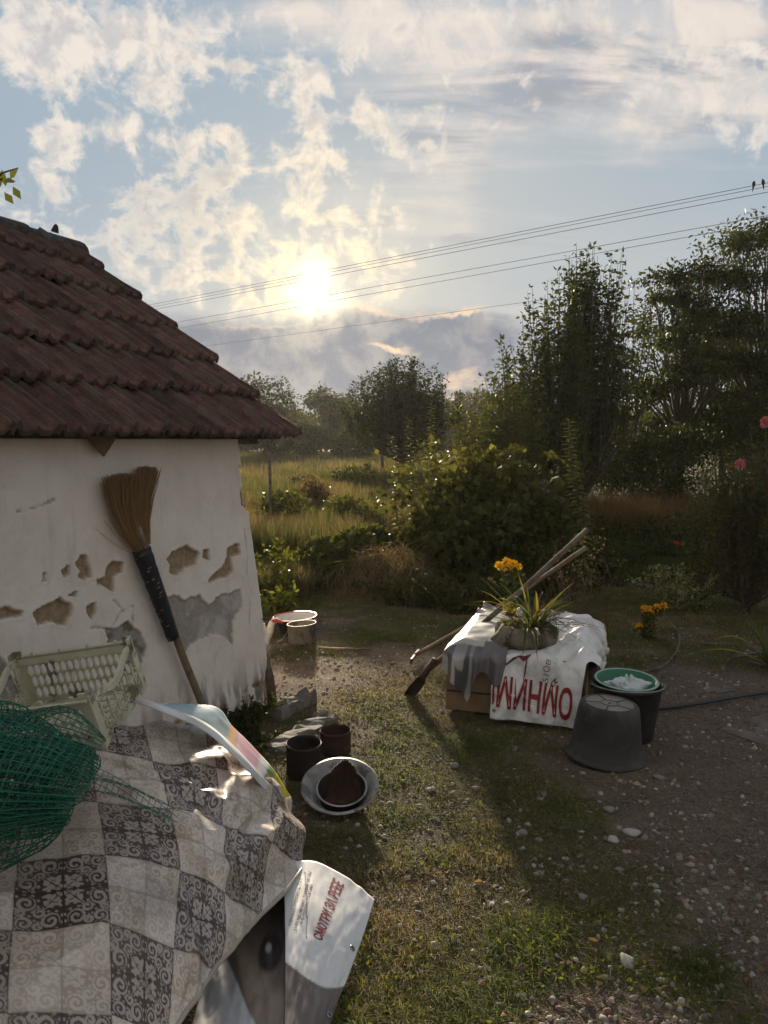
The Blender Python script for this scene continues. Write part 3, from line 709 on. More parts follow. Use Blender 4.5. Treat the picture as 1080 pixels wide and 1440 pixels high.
# ------------------------------------------------------------------ oilcloth over the heap
LAT = [
 [(-75, 1020, .58), (20, 1022, .60), (113, 1022, .62), (203, 1012, .64), (285, 1030, .54), (350, 1065, .38), (402, 1120, .20)],
 [(-75, 1058, .55), (28, 1058, .57), (130, 1057, .585), (217, 1073, .56), (303, 1085, .48), (377, 1112, .34), (420, 1150, .17)],
 [(-75, 1130, .48), (30, 1130, .49), (137, 1130, .50), (238, 1140, .48), (317, 1157, .43), (373, 1189, .28), (430, 1211, .14)],
 [(-110, 1208, .39), (20, 1210, .39), (146, 1205, .40), (250, 1219, .39), (314, 1255, .34), (356, 1291, .20), (400, 1330, .08)],
 [(-125, 1305, .32), (18, 1305, .32), (158, 1306, .33), (244, 1340, .30), (306, 1368, .22), (345, 1400, .10), (380, 1440, .03)],
 [(-130, 1425, .24), (15, 1425, .24), (160, 1430, .24), (240, 1455, .20), (292, 1490, .12), (330, 1520, .05), (370, 1560, .03)],
 [(-140, 1570, .14), (12, 1570, .14), (165, 1575, .14), (235, 1590, .10), (280, 1620, .05), (320, 1640, .03), (350, 1660, .03)]]
def damask(pu, pv):
    """flat printed pattern: 2x2 scrolled squares, dark blocks chequered with pale ones -> rgb"""
    ci, cj = np.floor(pu), np.floor(pv); fu, fv = pu - ci, pv - cj
    darkb = ((ci + cj) % 2 == 1)
    su, sv = np.floor(fu * 2), np.floor(fv * 2)
    x = np.abs(fu - .5) * 2; y = np.abs(fv - .5) * 2           # 0 at block centre, 1 at its edge (mirrored quarters)
    ink = np.zeros(pu.shape)
    def spiral(cx, cy, R, turns, ph, w, sgn):
        dx, dy = x - cx, y - cy; r = np.hypot(dx, dy); a = np.arctan2(dy, dx) * sgn + ph
        k = (r / R * turns - a / (2 * np.pi)); d = np.abs(k - np.round(k)) / turns * R
        return (r < R) & (d < w * (.45 + .75 * r / R))
    for (cx, cy, R, tr, ph, sg) in [(.76, .27, .20, 1.5, .3, 1), (.27, .76, .20, 1.5, 1.3, -1), (.80, .80, .17, 1.4, 2.6, 1), (.50, .52, .13, 1.2, .9, -1), (.88, .53, .11, 1.2, 1.7, -1), (.53, .88, .11, 1.2, 4.2, 1)]:
        ink = np.maximum(ink, spiral(cx, cy, R, tr, ph, .042, sg) * 1.0)
    r = np.hypot(x, y); a = np.arctan2(y, x)                   # acanthus lobes fanning from the block centre
    sd_, td_ = (x + y) * .7071, (y - x) * .7071
    wdt = .17 * np.sin(np.pi * np.clip(sd_ / .62, 0, 1)) ** .7 * (.55 + .45 * np.abs(np.sin(sd_ * 17)))
    leaf = (sd_ < .62) & (np.abs(td_) < wdt) & (np.abs(td_) > .012) & (np.abs(np.sin(sd_ * 17 + np.abs(td_) * 9)) > .22)
    leaf |= (np.hypot(x - .34, y - .10) < .075 + .03 * np.cos(np.arctan2(y - .1, x - .34) * 3)) | (np.hypot(x - .10, y - .34) < .075 + .03 * np.cos(np.arctan2(y - .34, x - .1) * 3))
    ink = np.maximum(ink, leaf * 1.0)
    dots = np.zeros(pu.shape, bool)
    for (cx, cy, R) in [(.76, .27, .255), (.27, .76, .255), (.80, .80, .22)]:
        dx, dy = x - cx, y - cy; rr = np.hypot(dx, dy); aa = np.arctan2(dy, dx)
        dots |= (np.abs(rr - R) < .026) & (np.cos(aa * 9) > .25)
    ink = np.maximum(ink, dots * .9)
    line = np.minimum(np.minimum(x, y), 1 - np.maximum(x, y)) < .018
    plain = ((su + 2 * sv + ci * 3 + cj) % 3 == 0)
    dk = np.array([.080, .052, .046]); dl = np.array([.42, .350, .310]); lt = np.array([.54, .445, .385]); ll = np.array([.68, .585, .515]); bl = np.array([.43, .340, .270])
    A = np.where(darkb[..., None], dk + (dl - dk) * ink[..., None], lt + (ll - lt) * ink[..., None])
    gr = (~darkb) & ((su + sv + ci) % 2 == 0)
    A = np.where((gr)[..., None], bl + (ll - bl) * .75 * ink[..., None], A)
    A = np.where(line[..., None], np.where(darkb[..., None], dk * .7, lt * .72), A)
    return A
def build_tarp():
    nu, nv = 560, 560
    C = [[np.append(gp(*p), (i - 1, j)) for i, p in enumerate(r)] for j, r in enumerate(LAT)]
    # one more row falling away behind the heap
    C = [[np.append(c[:3] + np.array([0, .12, -.16 - .0 * c[2]]) * (1 if c[2] > .25 else .5), (c[3], -.6)) for c in C[0]]] + C
    S = crsheet(C, nu, nv); P = S[..., :3]; U, V_ = S[..., 3], S[..., 4]
    n = normals_grid(P); n = n * np.sign(n[..., 2:3] + 1e-9)
    x, y = P[..., 0], P[..., 1]
    wr = .060 * (fbm(U * 1.0 + 2, V_ * 1.0, 1, 2) - .5)
    ridge = lambda q: 1 - np.abs(2 * (q - np.floor(q)) - 1)
    wr += .010 * np.clip(np.abs(fbm(U * 1.1 + V_ * 1.6 + 7, V_ * .6 - U * 1.3, 3, 2) - .5) * -4 + 1, 0, 1) ** 3 * .6
    wr += .010 * np.sin((U * .8 + V_ * 1.2 + 1.2 * fbm(U, V_, 5, 2)) * 5.2) * np.clip(U / 4, 0, 1)
    wr += .007 * (fbm(U * 4, V_ * 4, 9, 2) - .5)
    # long creases seen in the photograph
    for (x0, y0, x1, y1, a, w) in [(.9, 1.0, 4.2, 2.0, .016, .10), (2.3, 1.1, 3.4, 2.4, -.014, .12), (1.9, 2.9, 2.6, 4.6, .014, .09), (3.3, 1.0, 3.0, 2.2, .016, .08), (-.5, 3.3, 1.2, 3.0, -.008, .12), (.6, 1.9, 3.0, 1.45, .012, .07)]:
        e = np.array([x1 - x0, y1 - y0]); k = np.clip(((U - x0) * e[0] + (V_ - y0) * e[1]) / (e @ e), 0, 1)
        dd = np.hypot(U - x0 - e[0] * k, V_ - y0 - e[1] * k); wr += a * np.exp(-(dd / w) ** 2) * np.sin(np.pi * np.clip(k, .02, .98)) ** .5
    P = P + n * wr[..., None]
    P[..., 2] = np.maximum(P[..., 2], .015)
    cut = U + V_ + .10 * np.sin(V_ * 2.0)
    keep = cut < 7.0
    col = damask(U + .03 * np.sin(V_ * 1.7), V_)
    blot = sst(fbm(U * 1.7, V_ * 1.7, 11, 4), .5, .72)[..., None]; col = col * (1 - .25 * blot) + np.array([.20, .16, .12]) * .25 * blot
    m = vcmat('oilcloth', .36, .10, 160, .55, .30, 5)
    root = thing('oilcloth', 'grey brown chequered damask oilcloth spread over the heap below the crate', 'tablecloth', (-.9, 2.3, 0))
    me = raw_mesh('cloth', P.reshape(-1, 3), grid_faces(nu, nv, keep), m, col.reshape(-1, 3), True)
    bm = bmesh.new(); bm.from_mesh(me); bmesh.ops.delete(bm, geom=[v for v in bm.verts if not v.link_faces], context='VERTS'); bm.to_mesh(me); bm.free()
    o = link_mesh('cloth', me, root); sm = o.modifiers.new('thick', 'SOLIDIFY'); sm.thickness = .0025; sm.offset = -1
    # turned hem along the slanting edge
    hem = []
    for j in range(nv):
        k = np.where(keep[j])[0]
        if len(k) and k[-1] < nu - 1 and cut[j, k[-1]] > 6.8: hem.append(P[j, k[-1]])
    hem = np.array(hem[::6])
    if len(hem) > 3: MB().tube(hem + np.array([0, 0, .003]), .007, 8).build('hem', pmat('hem', (.42, .37, .31), (.36, .31, .26), 20, .5, .2, 60), root, True)
    return P
build_tarp()

# ------------------------------------------------------------------ printed banners under and beside the oilcloth
def sheet_obj(name, S, colfn, mat, parent, nu, nv, wr=.006, seed=0, freq=6):
    n = normals_grid(S); n = n * np.where(n[..., 2:3] < 0, -1, 1)
    U, V_ = np.meshgrid(np.linspace(0, 1, nu), np.linspace(0, 1, nv))
    w = wr * 2 * (fbm(U * freq * .5 + seed, V_ * freq * .5, seed, 3) - .5) + wr * .8 * (fbm(U * freq * 2, V_ * freq * 2 + seed, 3, 2) - .5)
    S = S + n * w[..., None]; S[..., 2] = np.maximum(S[..., 2], .012)
    o = link_mesh(name, raw_mesh(name, S.reshape(-1, 3), grid_faces(nu, nv), mat, colfn(U, V_).reshape(-1, 3), True), parent)
    sm = o.modifiers.new('thick', 'SOLIDIFY'); sm.thickness = .0016; sm.offset = -1
    def surf(u, v, lift=.002):
        a = np.clip(u, 0, .9999) * (nu - 1); b = np.clip(v, 0, .9999) * (nv - 1); i, j = a.astype(int), b.astype(int); fa, fb = (a - i)[:, None], (b - j)[:, None]
        p = S[j, i] * (1 - fa) * (1 - fb) + S[j, i + 1] * fa * (1 - fb) + S[j + 1, i] * (1 - fa) * fb + S[j + 1, i + 1] * fa * fb
        return p + n[j, i] * lift
    return o, surf
M['vinyl'] = vcmat('banner_vinyl', .45, .05, 40, .45, .40, 7)
def text_on(surf, body, size, bold, u0, v0, ang, su, sv, name, mat, parent, sub=1, narrow=1.0, jit=None):
    """lay printed letters on a sheet; su, sv = sheet size in metres"""
    V, Fc = text_geo(body, size, bold, sub); V = V * [narrow, 1]
    c, s = math.cos(ang), math.sin(ang); x = V[:, 0] * c - V[:, 1] * s; y = V[:, 0] * s + V[:, 1] * c
    u = u0 + x / su; v = v0 - y / sv
    ok = (u > .005) & (u < .995) & (v > .005) & (v < .995)
    Fc = [f for f in Fc if all(ok[i] for i in f)]
    P = surf(u, v, .0026); me = raw_mesh(name, P, Fc, mat); o = link_mesh(name, me, parent); return o
def ring_on(surf, u, v, r, su, sv, name, parent, mat):
    c = surf(np.array([u]), np.array([v]), .002)[0]; a = surf(np.array([u + .03]), np.array([v]), .002)[0]; b = surf(np.array([u]), np.array([v + .03]), .002)[0]
    ex = unit(a - c); nz = unit(np.cross(ex, b - c)); nz = nz if nz[2] > 0 else -nz; ey = np.cross(nz, ex); mb = MB(); V = []
    pr = [(r * .45, .0), (r * .5, .003), (r * .8, .004), (r, .001)]
    M4 = np.eye(4); M4[:3, 0], M4[:3, 1], M4[:3, 2], M4[:3, 3] = ex, ey, nz, c
    mb.lathe(pr, 14, M4); mb.build(name, mat, parent, True)
    mb = MB(); mb.lathe([(0.0001, .0012), (r * .46, .0012)], 12, M4); mb.build('eyelet_hole', M['dark_ink'], parent)
def build_smotri():
    root = thing('banner', 'white printed vinyl banner corner with red lettering sticking out from under the oilcloth', 'banner', gp(450, 1350, 0))
    def bl(u, v):
        white = np.array([.72, .70, .69]); brown = np.array([.115, .085, .072]); b2 = np.array([.165, .13, .115])
        edge = .545 + .10 * np.sin(u * 2.2) - .02 * u
        w = 1 - sst(v - edge, -.006, .006)
        low = brown + (b2 - brown) * (.5 + .5 * np.sin(v * 9 + u * 3))[..., None]
        c = white * w[..., None] + low * (1 - w[..., None])
        stain = sst(fbm(u * 4, v * 5, 21, 4), .55, .75)[..., None] * .3; c = c * (1 - stain) + np.array([.33, .29, .25]) * stain
        ln = np.abs(u - (.245 + .10 * (v - .1))) < .006
        c = np.where((ln & (v > .06) & (v < .42))[..., None], np.array([.1, .1, .11]), c)
        return c
    nu, nv = 90, 120
    C = [[gp(398, 1216, .165), gp(440, 1212, .135), gp(490, 1234, .085), gp(526, 1266, .035)],
         [gp(400, 1275, .150), gp(440, 1280, .125), gp(480, 1300, .075), gp(511, 1315, .030)],
         [gp(401, 1340, .130), gp(435, 1345, .105), gp(468, 1357, .065), gp(492, 1366, .022)],
         [gp(400, 1420, .100), gp(428, 1420, .080), gp(452, 1420, .050), gp(470, 1420, .018)],
         [gp(400, 1500, .080), gp(422, 1500, .060), gp(440, 1500, .035), gp(452, 1500, .016)]]
    S = crsheet(C, nu, nv); _, sf = sheet_obj('print', S, bl, M['vinyl'], root, nu, nv, .006, 5)
    su = np.linalg.norm(S[nv // 4, 1:] - S[nv // 4, :-1], axis=1).sum(); sv = np.linalg.norm(S[1:, nu // 2] - S[:-1, nu // 2], axis=1).sum()
    an = math.radians(80)
    text_on(sf, 'СМОТРИ ЗА РЕБЕ', .040, .0012, .46, .40, an, su, sv, 'red_lettering', M['red_ink'], root, 1, .80)
    for k, (l, u0, v0) in enumerate([('е причиной смертности. Ежег', .07, .36), ('до 400 тыс. человек. Каждый час вы', .14, .385), ('40-45 человек, 7 % из них', .21, .345)]):
        text_on(sf, l, .0165, .0001, u0, v0, math.radians(79), su, sv, 'small_lettering', M['dark_ink'], root, 0, .9)
    ring_on(sf, .90, .36, .010, su, sv, 'eyelet', root, M['steel']); ring_on(sf, .88, .78, .010, su, sv, 'eyelet', root, M['steel'])
    # darker photographic panel folded beneath
    r2 = thing('dark_banner', 'dark brown and cream printed banner sheet half hidden beneath the oilcloth hem', 'banner', gp(350, 1400, 0))
    def c2(u, v):
        dark = np.array([.030, .024, .024]); tan = np.array([.30, .23, .18]); wh = np.array([.58, .58, .60]); mid = np.array([.15, .11, .09])
        q = v + .45 * (1 - u) - .12 * fbm(u * 3, v * 3, 3, 3)
        c = dark + (mid - dark) * sst(q, .25, .50)[..., None]; c = c + (tan - c) * sst(q, .50, .62)[..., None]
        c = c + (mid - c) * sst(q + .15 * np.sin(u * 6), .72, .80)[..., None]
        lw = sst((v - .56) + .30 * (1 - u) - .30 * u * u + .05 * np.sin(u * 7), .10, .13)[..., None]; c = c * (1 - lw) + wh * lw
        e = np.hypot((u - .80) * .8, (v - .39) * 1.2); c = c + (dark * .6 - c) * (1 - sst(e, .10, .15))[..., None]
        c = c + (np.array([.40, .42, .42]) - c) * (1 - sst(np.hypot((u - .77) * .9, (v - .365) * 1.3), .02, .05))[..., None]
        return c
    C = [[gp(325, 1235, .10), gp(365, 1228, .12), gp(404, 1222, .135)], [gp(300, 1330, .07), gp(350, 1325, .10), gp(402, 1320, .115)],
         [gp(275, 1420, .045), gp(340, 1415, .07), gp(401, 1410, .085)], [gp(250, 1510, .03), gp(330, 1505, .045), gp(400, 1500, .06)]]
    S = crsheet(C, 80, 100); sheet_obj('print', S, c2, M['vinyl'], r2, 80, 100, .010, 9)
build_smotri()
def build_leaflet():
    root = thing('curled_banner', 'curled glossy banner strip with blue, pink and yellow print edging the oilcloth', 'banner', gp(330, 1060, 0))
    outer = [(205, 990, .69), (250, 989, .68), (304, 994, .63), (326, 1020, .55), (354, 1048, .47), (383, 1080, .38), (409, 1119, .27)]
    inner = [(190, 990, .71), (232, 1006, .70), (285, 1030, .62), (325, 1062, .55), (350, 1088, .47), (371, 1111, .38), (389, 1131, .27)]
    C = []
    for a, b in zip(outer, inner):
        A, B = gp(*a), gp(*b); d = A - B
        C.append([A, A * .5 + B * .5 + UP * .006, B + UP * .008, B + UP * .022 + d * .05, B + UP * .020 + d * .16])
    S = crsheet(C, 60, 120)
    def cf(u, v):
        blue = np.array([.33, .46, .50]); dk = np.array([.08, .14, .17]); pink = np.array([.52, .30, .36]); wh = np.array([.66, .66, .66]); yel = np.array([.62, .52, .02]); grn = np.array([.22, .30, .08]); orange = np.array([.45, .24, .10])
        c = blue + (dk - blue) * (sst(np.sin(u * 8 + v * 14) * .5 + fbm(u * 5, v * 9, 4, 3), .55, .95) * .8)[..., None]
        c = np.where((v < .12)[..., None], wh, c)
        c = c + (orange - c) * (sst(v, .46, .50) * (1 - sst(v, .53, .56)))[..., None]; c = c + (pink - c) * sst(v, .54, .57)[..., None]
        c = c + (wh - c) * sst(v, .72, .76)[..., None]; c = c + (grn - c) * (sst(v, .80, .82) * (1 - sst(v, .86, .88)))[..., None]; c = c + (yel - c) * sst(v, .855, .88)[..., None]
        mk = (np.abs(v - .93) < .02) & (np.abs(u - .25) < .08); c = np.where(mk[..., None], np.array([.2, .12, .02]), c)
        return np.where((u > .46)[..., None], wh + 0 * c, c)
    sheet_obj('strip', S, cf, M['vinyl'], root, 60, 120, .003, 3)
build_leaflet()

# ------------------------------------------------------------------ plastic crate
def build_crate():
    A = at(183, 903, 2.75); Bf = at(115, 985, 2.40); Lb = at(28, 925, 2.80)
    ex = unit(Lb - A); ey = Bf - A; ey = unit(ey - ex * np.dot(ey, ex)); ez = np.cross(ex, ey); ez = ez if ez[2] > 0 else -ez
    lx, ly, lz = np.linalg.norm(Lb - A) + .02, .36, .195
    base = A - ez * lz
    cr = thing('plastic_crate', 'pale beige slatted plastic crate tilted on the heap against the wall', 'crate', base + ex * lx / 2 + ey * ly / 2)
    P = lambda x, y, z: base + ex * x + ey * y + ez * z
    th = .006
    def panel(name, o, ax_, up_, nrm, L, H, kind):
        """open-work panel made of rails, posts and ring holes"""
        mb = MB()
        q = lambda x, z, n=0.0: o + ax_ * x + up_ * z + nrm * n
        def rail(p, q_, w, d): mb.bar(p, q_, d, w, up=up_ if abs(np.dot(unit(q_ - p), up_)) < .9 else ax_)
        if kind == 'long':
            rail(q(0, .008), q(L, .008), .018, .010); rail(q(0, H - .016), q(L, H - .016), .034, .012); rail(q(0, H - .002, .006), q(L, H - .002, .006), .006, .024)
            rows, n = 3, 15; dz = (H - .05) / rows; dx = (L - .06) / n
            for i in range(rows + 1): rail(q(.02, .017 + i * dz), q(L - .02, .017 + i * dz), .006, th)
            for i in range(rows):
                for k in range(n):
                    c = q(.03 + (k + .5) * dx, .017 + (i + .5) * dz); ring = []
                    pts = [c + (ax_ * math.cos(w) * dx * .5 + up_ * math.sin(w) * dz * .5) for w in np.linspace(0, 2 * math.pi, 13)]
                    mb.tube(pts, .0046, 4, False)
                    for sx in (-1, 1):
                        for sz in (-1, 1):
                            mb.add([c + ax_ * dx * .5 * sx + up_ * dz * .5 * sz, c + ax_ * dx * .5 * sx + up_ * dz * .12 * sz, c + ax_ * dx * .36 * sx + up_ * dz * .36 * sz, c + ax_ * dx * .12 * sx + up_ * dz * .5 * sz], [(0, 1, 2), (0, 2, 3)])
            for k in range(n + 1): rail(q(.03 + k * dx, .015), q(.03 + k * dx, H - .03), .004, th)
            for k in (.12, .36, .60, .84): mb.box(q(k * L, H + .006), ax_ * .006, up_ * .008, nrm * .004)
        else:
            rail(q(0, .008), q(L, .008), .018, .010)
            n = 16
            for k in range(n):                       # top rail dips to a carrying curve
                f0, f1 = k / n, (k + 1) / n; g = lambda f: H - .012 - .040 * (math.sin(math.pi * min(max((f - .15) / .7, 0), 1)) ** 1.4 if kind == 'end' else 0) * 1.0 + .0
                rail(q(f0 * L, g(f0)), q(f1 * L + .002, g(f1)), .022, .014)
            for z in (.045, .085): rail(q(.01, z), q(L - .01, z), .005, th)
            m = 7
            for k in range(1, m): rail(q(k * L / m, .01), q(k * L / m, H - .03 - .04 * math.sin(math.pi * k / m)), .007, th)
            for k in range(m):
                c0 = q((k + .5) * L / m, .065); pts = [c0 + (ax_ * math.cos(w) + up_ * math.sin(w)) * .014 for w in np.linspace(0, 2 * math.pi, 11)]; mb.tube(pts, .003, 4, False)
                rail(q(k * L / m, .015), q((k + 1) * L / m, .045), .004, th); rail(q((k + 1) * L / m, .015), q(k * L / m, .045), .004, th)
                rail(q(k * L / m, .085), q((k + 1) * L / m, .115), .004, th)
        return mb.build(name, M['pale_plastic'], cr)
    panel('long_side', P(0, 0, 0), ex, ez, -ey, lx, lz, 'long')
    panel('long_side', P(0, ly, 0), ex, ez, ey, lx, lz, 'long')
    panel('end_panel', P(0, 0, 0), ey, ez, -ex, ly, lz + .0, 'end')
    panel('end_panel', P(lx, 0, 0), ey, ez, ex, ly, lz, 'end')
    mb = MB()
    for k in range(9): mb.bar(P(.01, .02 + k * (ly - .04) / 8, .004), P(lx - .01, .02 + k * (ly - .04) / 8, .004), .012, .006)
    for k in range(10): mb.bar(P(.02 + k * (lx - .04) / 9, .01, .0045), P(.02 + k * (lx - .04) / 9, ly - .01, .0045), .010, .005)
    mb.build('bottom', M['pale_plastic'], cr)
    for (x, y) in ((0, 0), (lx, 0), (0, ly), (lx, ly)):
        mb = MB(); w = .034; sx = 1 if x == 0 else -1; sy = 1 if y == 0 else -1
        mb.box(P(x + sx * w / 2 - sx * .006, y - sy * .003, lz / 2 + .012), ex * w / 2, ey * .004, ez * (lz / 2 + .012)); mb.box(P(x - sx * .003, y + sy * w / 2 - sy * .006, lz / 2 + .012), ex * .004, ey * w / 2, ez * (lz / 2 + .012))
        mb.build('corner_post', M['pale_plastic'], cr, bevel=.001)
build_crate()

# ------------------------------------------------------------------ roll of green plastic netting
def strand_mesh(lines, r, n=4):
    """tubes for many polylines at once"""
    V, Fc, o = [], [], 0
    for P in lines:
        P = np.asarray(P); T = unit(np.gradient(P, axis=0)); ref = np.where(np.abs(T[:, 2:3]) < .9, np.array([[0, 0, 1.0]]), np.array([[1.0, 0, 0]]))
        a = unit(np.cross(T, ref)); b = np.cross(T, a); m = len(P)
        ring = np.stack([P + r * (math.cos(2 * math.pi * k / n) * a + math.sin(2 * math.pi * k / n) * b) for k in range(n)], 1)
        V.append(ring.reshape(-1, 3)); i = np.arange(m - 1)[:, None] * n; k = np.arange(n)[None]
        Fc.append((np.stack([i + k, i + (k + 1) % n, i + n + (k + 1) % n, i + n + k], -1).reshape(-1, 4)) + o); o += m * n
    return np.concatenate(V), np.concatenate(Fc)
def build_net():
    c = gp(0, 1098, .665); ax = unit(np.array([1.0, -.10, -.08])); e1 = unit(np.cross(ax, UP)); e2 = np.cross(e1, ax)
    root = thing('green_netting', 'bundled roll of dark green plastic mesh netting lying on the oilcloth', 'netting', c - UP * .2)
    cell = .0215; s0, s1 = -.62, .17; na = int((s1 - s0) / cell)
    S_ = np.linspace(s0, s1, na)
    turns = 5.4; total = turns * 2 * math.pi; Wn = int(turns * 2 * math.pi * .165 / cell)
    w = np.linspace(0, total, Wn)
    def pos(s, w):
        s, w = np.broadcast_arrays(s, w)
        t = w / total; R = .085 + .125 * t
        endk = np.clip((s - (s1 - .22)) / .22, 0, 1); R = R * (1 - .40 * endk ** 2) * (1 + .13 * np.sin(s * 9 + w * 1.3) + .07 * np.sin(s * 21 - w * 2.2))
        R = R * (1 + .30 * (fbm(np.cos(w) * 1.2 + t * 2, np.sin(w) * 1.2 + s * 4, 3 + t * 2, 3) - .5) * 2)
        ss = s + .055 * np.sin(w * 1.0 + .7) + .002 * w + .075 * (fbm(w * .6, s * 3, 6, 3) - .5) * 2
        p = c + ss[..., None] * ax + (np.cos(w) * R * 1.12)[..., None] * e1 + (np.sin(w) * R * 1.0)[..., None] * e2
        return p
    lines = [pos(np.full(Wn, s), w) for s in S_]
    SS = np.linspace(s0, s1, na)
    lines += [pos(SS, np.full(na, ww)) for ww in w]
    V, Fc = strand_mesh(lines, .0016, 4)
    link_mesh('mesh_roll', raw_mesh('mesh_roll', V, Fc, M['green_plastic'], None, True), root)
    # tattered tongue of mesh lying over the cloth
    A, B = gp(118, 1100, .59), gp(262, 1165, .49); d = B - A; sd = unit(np.cross(d, UP))
    L = []
    nl, nw = 20, 8
    def q(i, j): f = i / (nl - 1); g = j / (nw - 1) - .5; return A + d * f + sd * g * (.10 - .04 * f) + UP * (.035 * math.sin(f * 3.0) * (1 - f) + .012 * math.sin(g * 9 + f * 6) + .012)
    for j in range(nw): L.append(np.array([q(i, j) for i in range(nl - int(3 * abs(math.sin(j * 2.3))))]))
    for i in range(nl - 3): L.append(np.array([q(i, j) for j in range(nw)]))
    V, Fc = strand_mesh(L, .0011, 3); link_mesh('loose_end', raw_mesh('loose_end', V, Fc, M['green_plastic'], None, True), root)
    # a pale end of twine caught in the mesh
    p0 = gp(112, 1050, .66); MB().tube([p0, p0 + [.01, -.02, .01], p0 + [-.005, -.05, -.01], p0 + [.008, -.06, -.05]], .0016, 4).build('twine', M['sack'], root, True)
build_net()
# ------------------------------------------------------------------ box with the draped banners
BO = np.array([.365, 4.44, 0.0]); be1 = unit(np.array([.95, -.29, 0])); be2 = np.array([-be1[1], be1[0], 0]); BW, BD, BH = .80, 1.05, .35
bP = lambda x, y, z: BO + be1 * x + be2 * y + UP * z
def build_box():
    bx = thing('cardboard_box', 'large brown cardboard box low on the ground under the draped banners', 'box', BO)
    MB().box(bP(BW / 2, BD / 2, BH / 2 + .01), be1 * BW / 2, be2 * BD / 2, UP * BH / 2).build('carton', M['cardboard'], bx, bevel=.006)
    MB().box(bP(BW / 2, -.004, .13), be1 * BW / 2 * .98, be2 * .004, UP * .004).build('flap_seam', M['dark_ink'], bx)
build_box()
def drape(x, y, z0, hang_front, hang_right, hang_left=None):
    """map cloth coordinates (metres from box origin, may overrun the edges) to a draped point"""
    x, y = np.asarray(x, float), np.asarray(y, float)
    over_f = np.maximum(-y, 0); over_r = np.maximum(x - BW, 0); over_l = np.maximum(-x, 0)
    rnd = .03
    def fold(o): return np.where(o < rnd, o * .8, rnd * .8 + (o - rnd) * .10), np.where(o < rnd, o * o / rnd * .4, (o - rnd) * .99 + rnd * .4)
    fo, fd = fold(over_f); ro, rd = fold(over_r); lo, ld = fold(over_l)
    X = np.clip(x, 0, BW) + ro - lo; Y = np.maximum(y, 0) - fo; Z = z0 - fd - rd - ld
    return BO + be1 * X[..., None] + be2 * Y[..., None] + UP * Z[..., None]
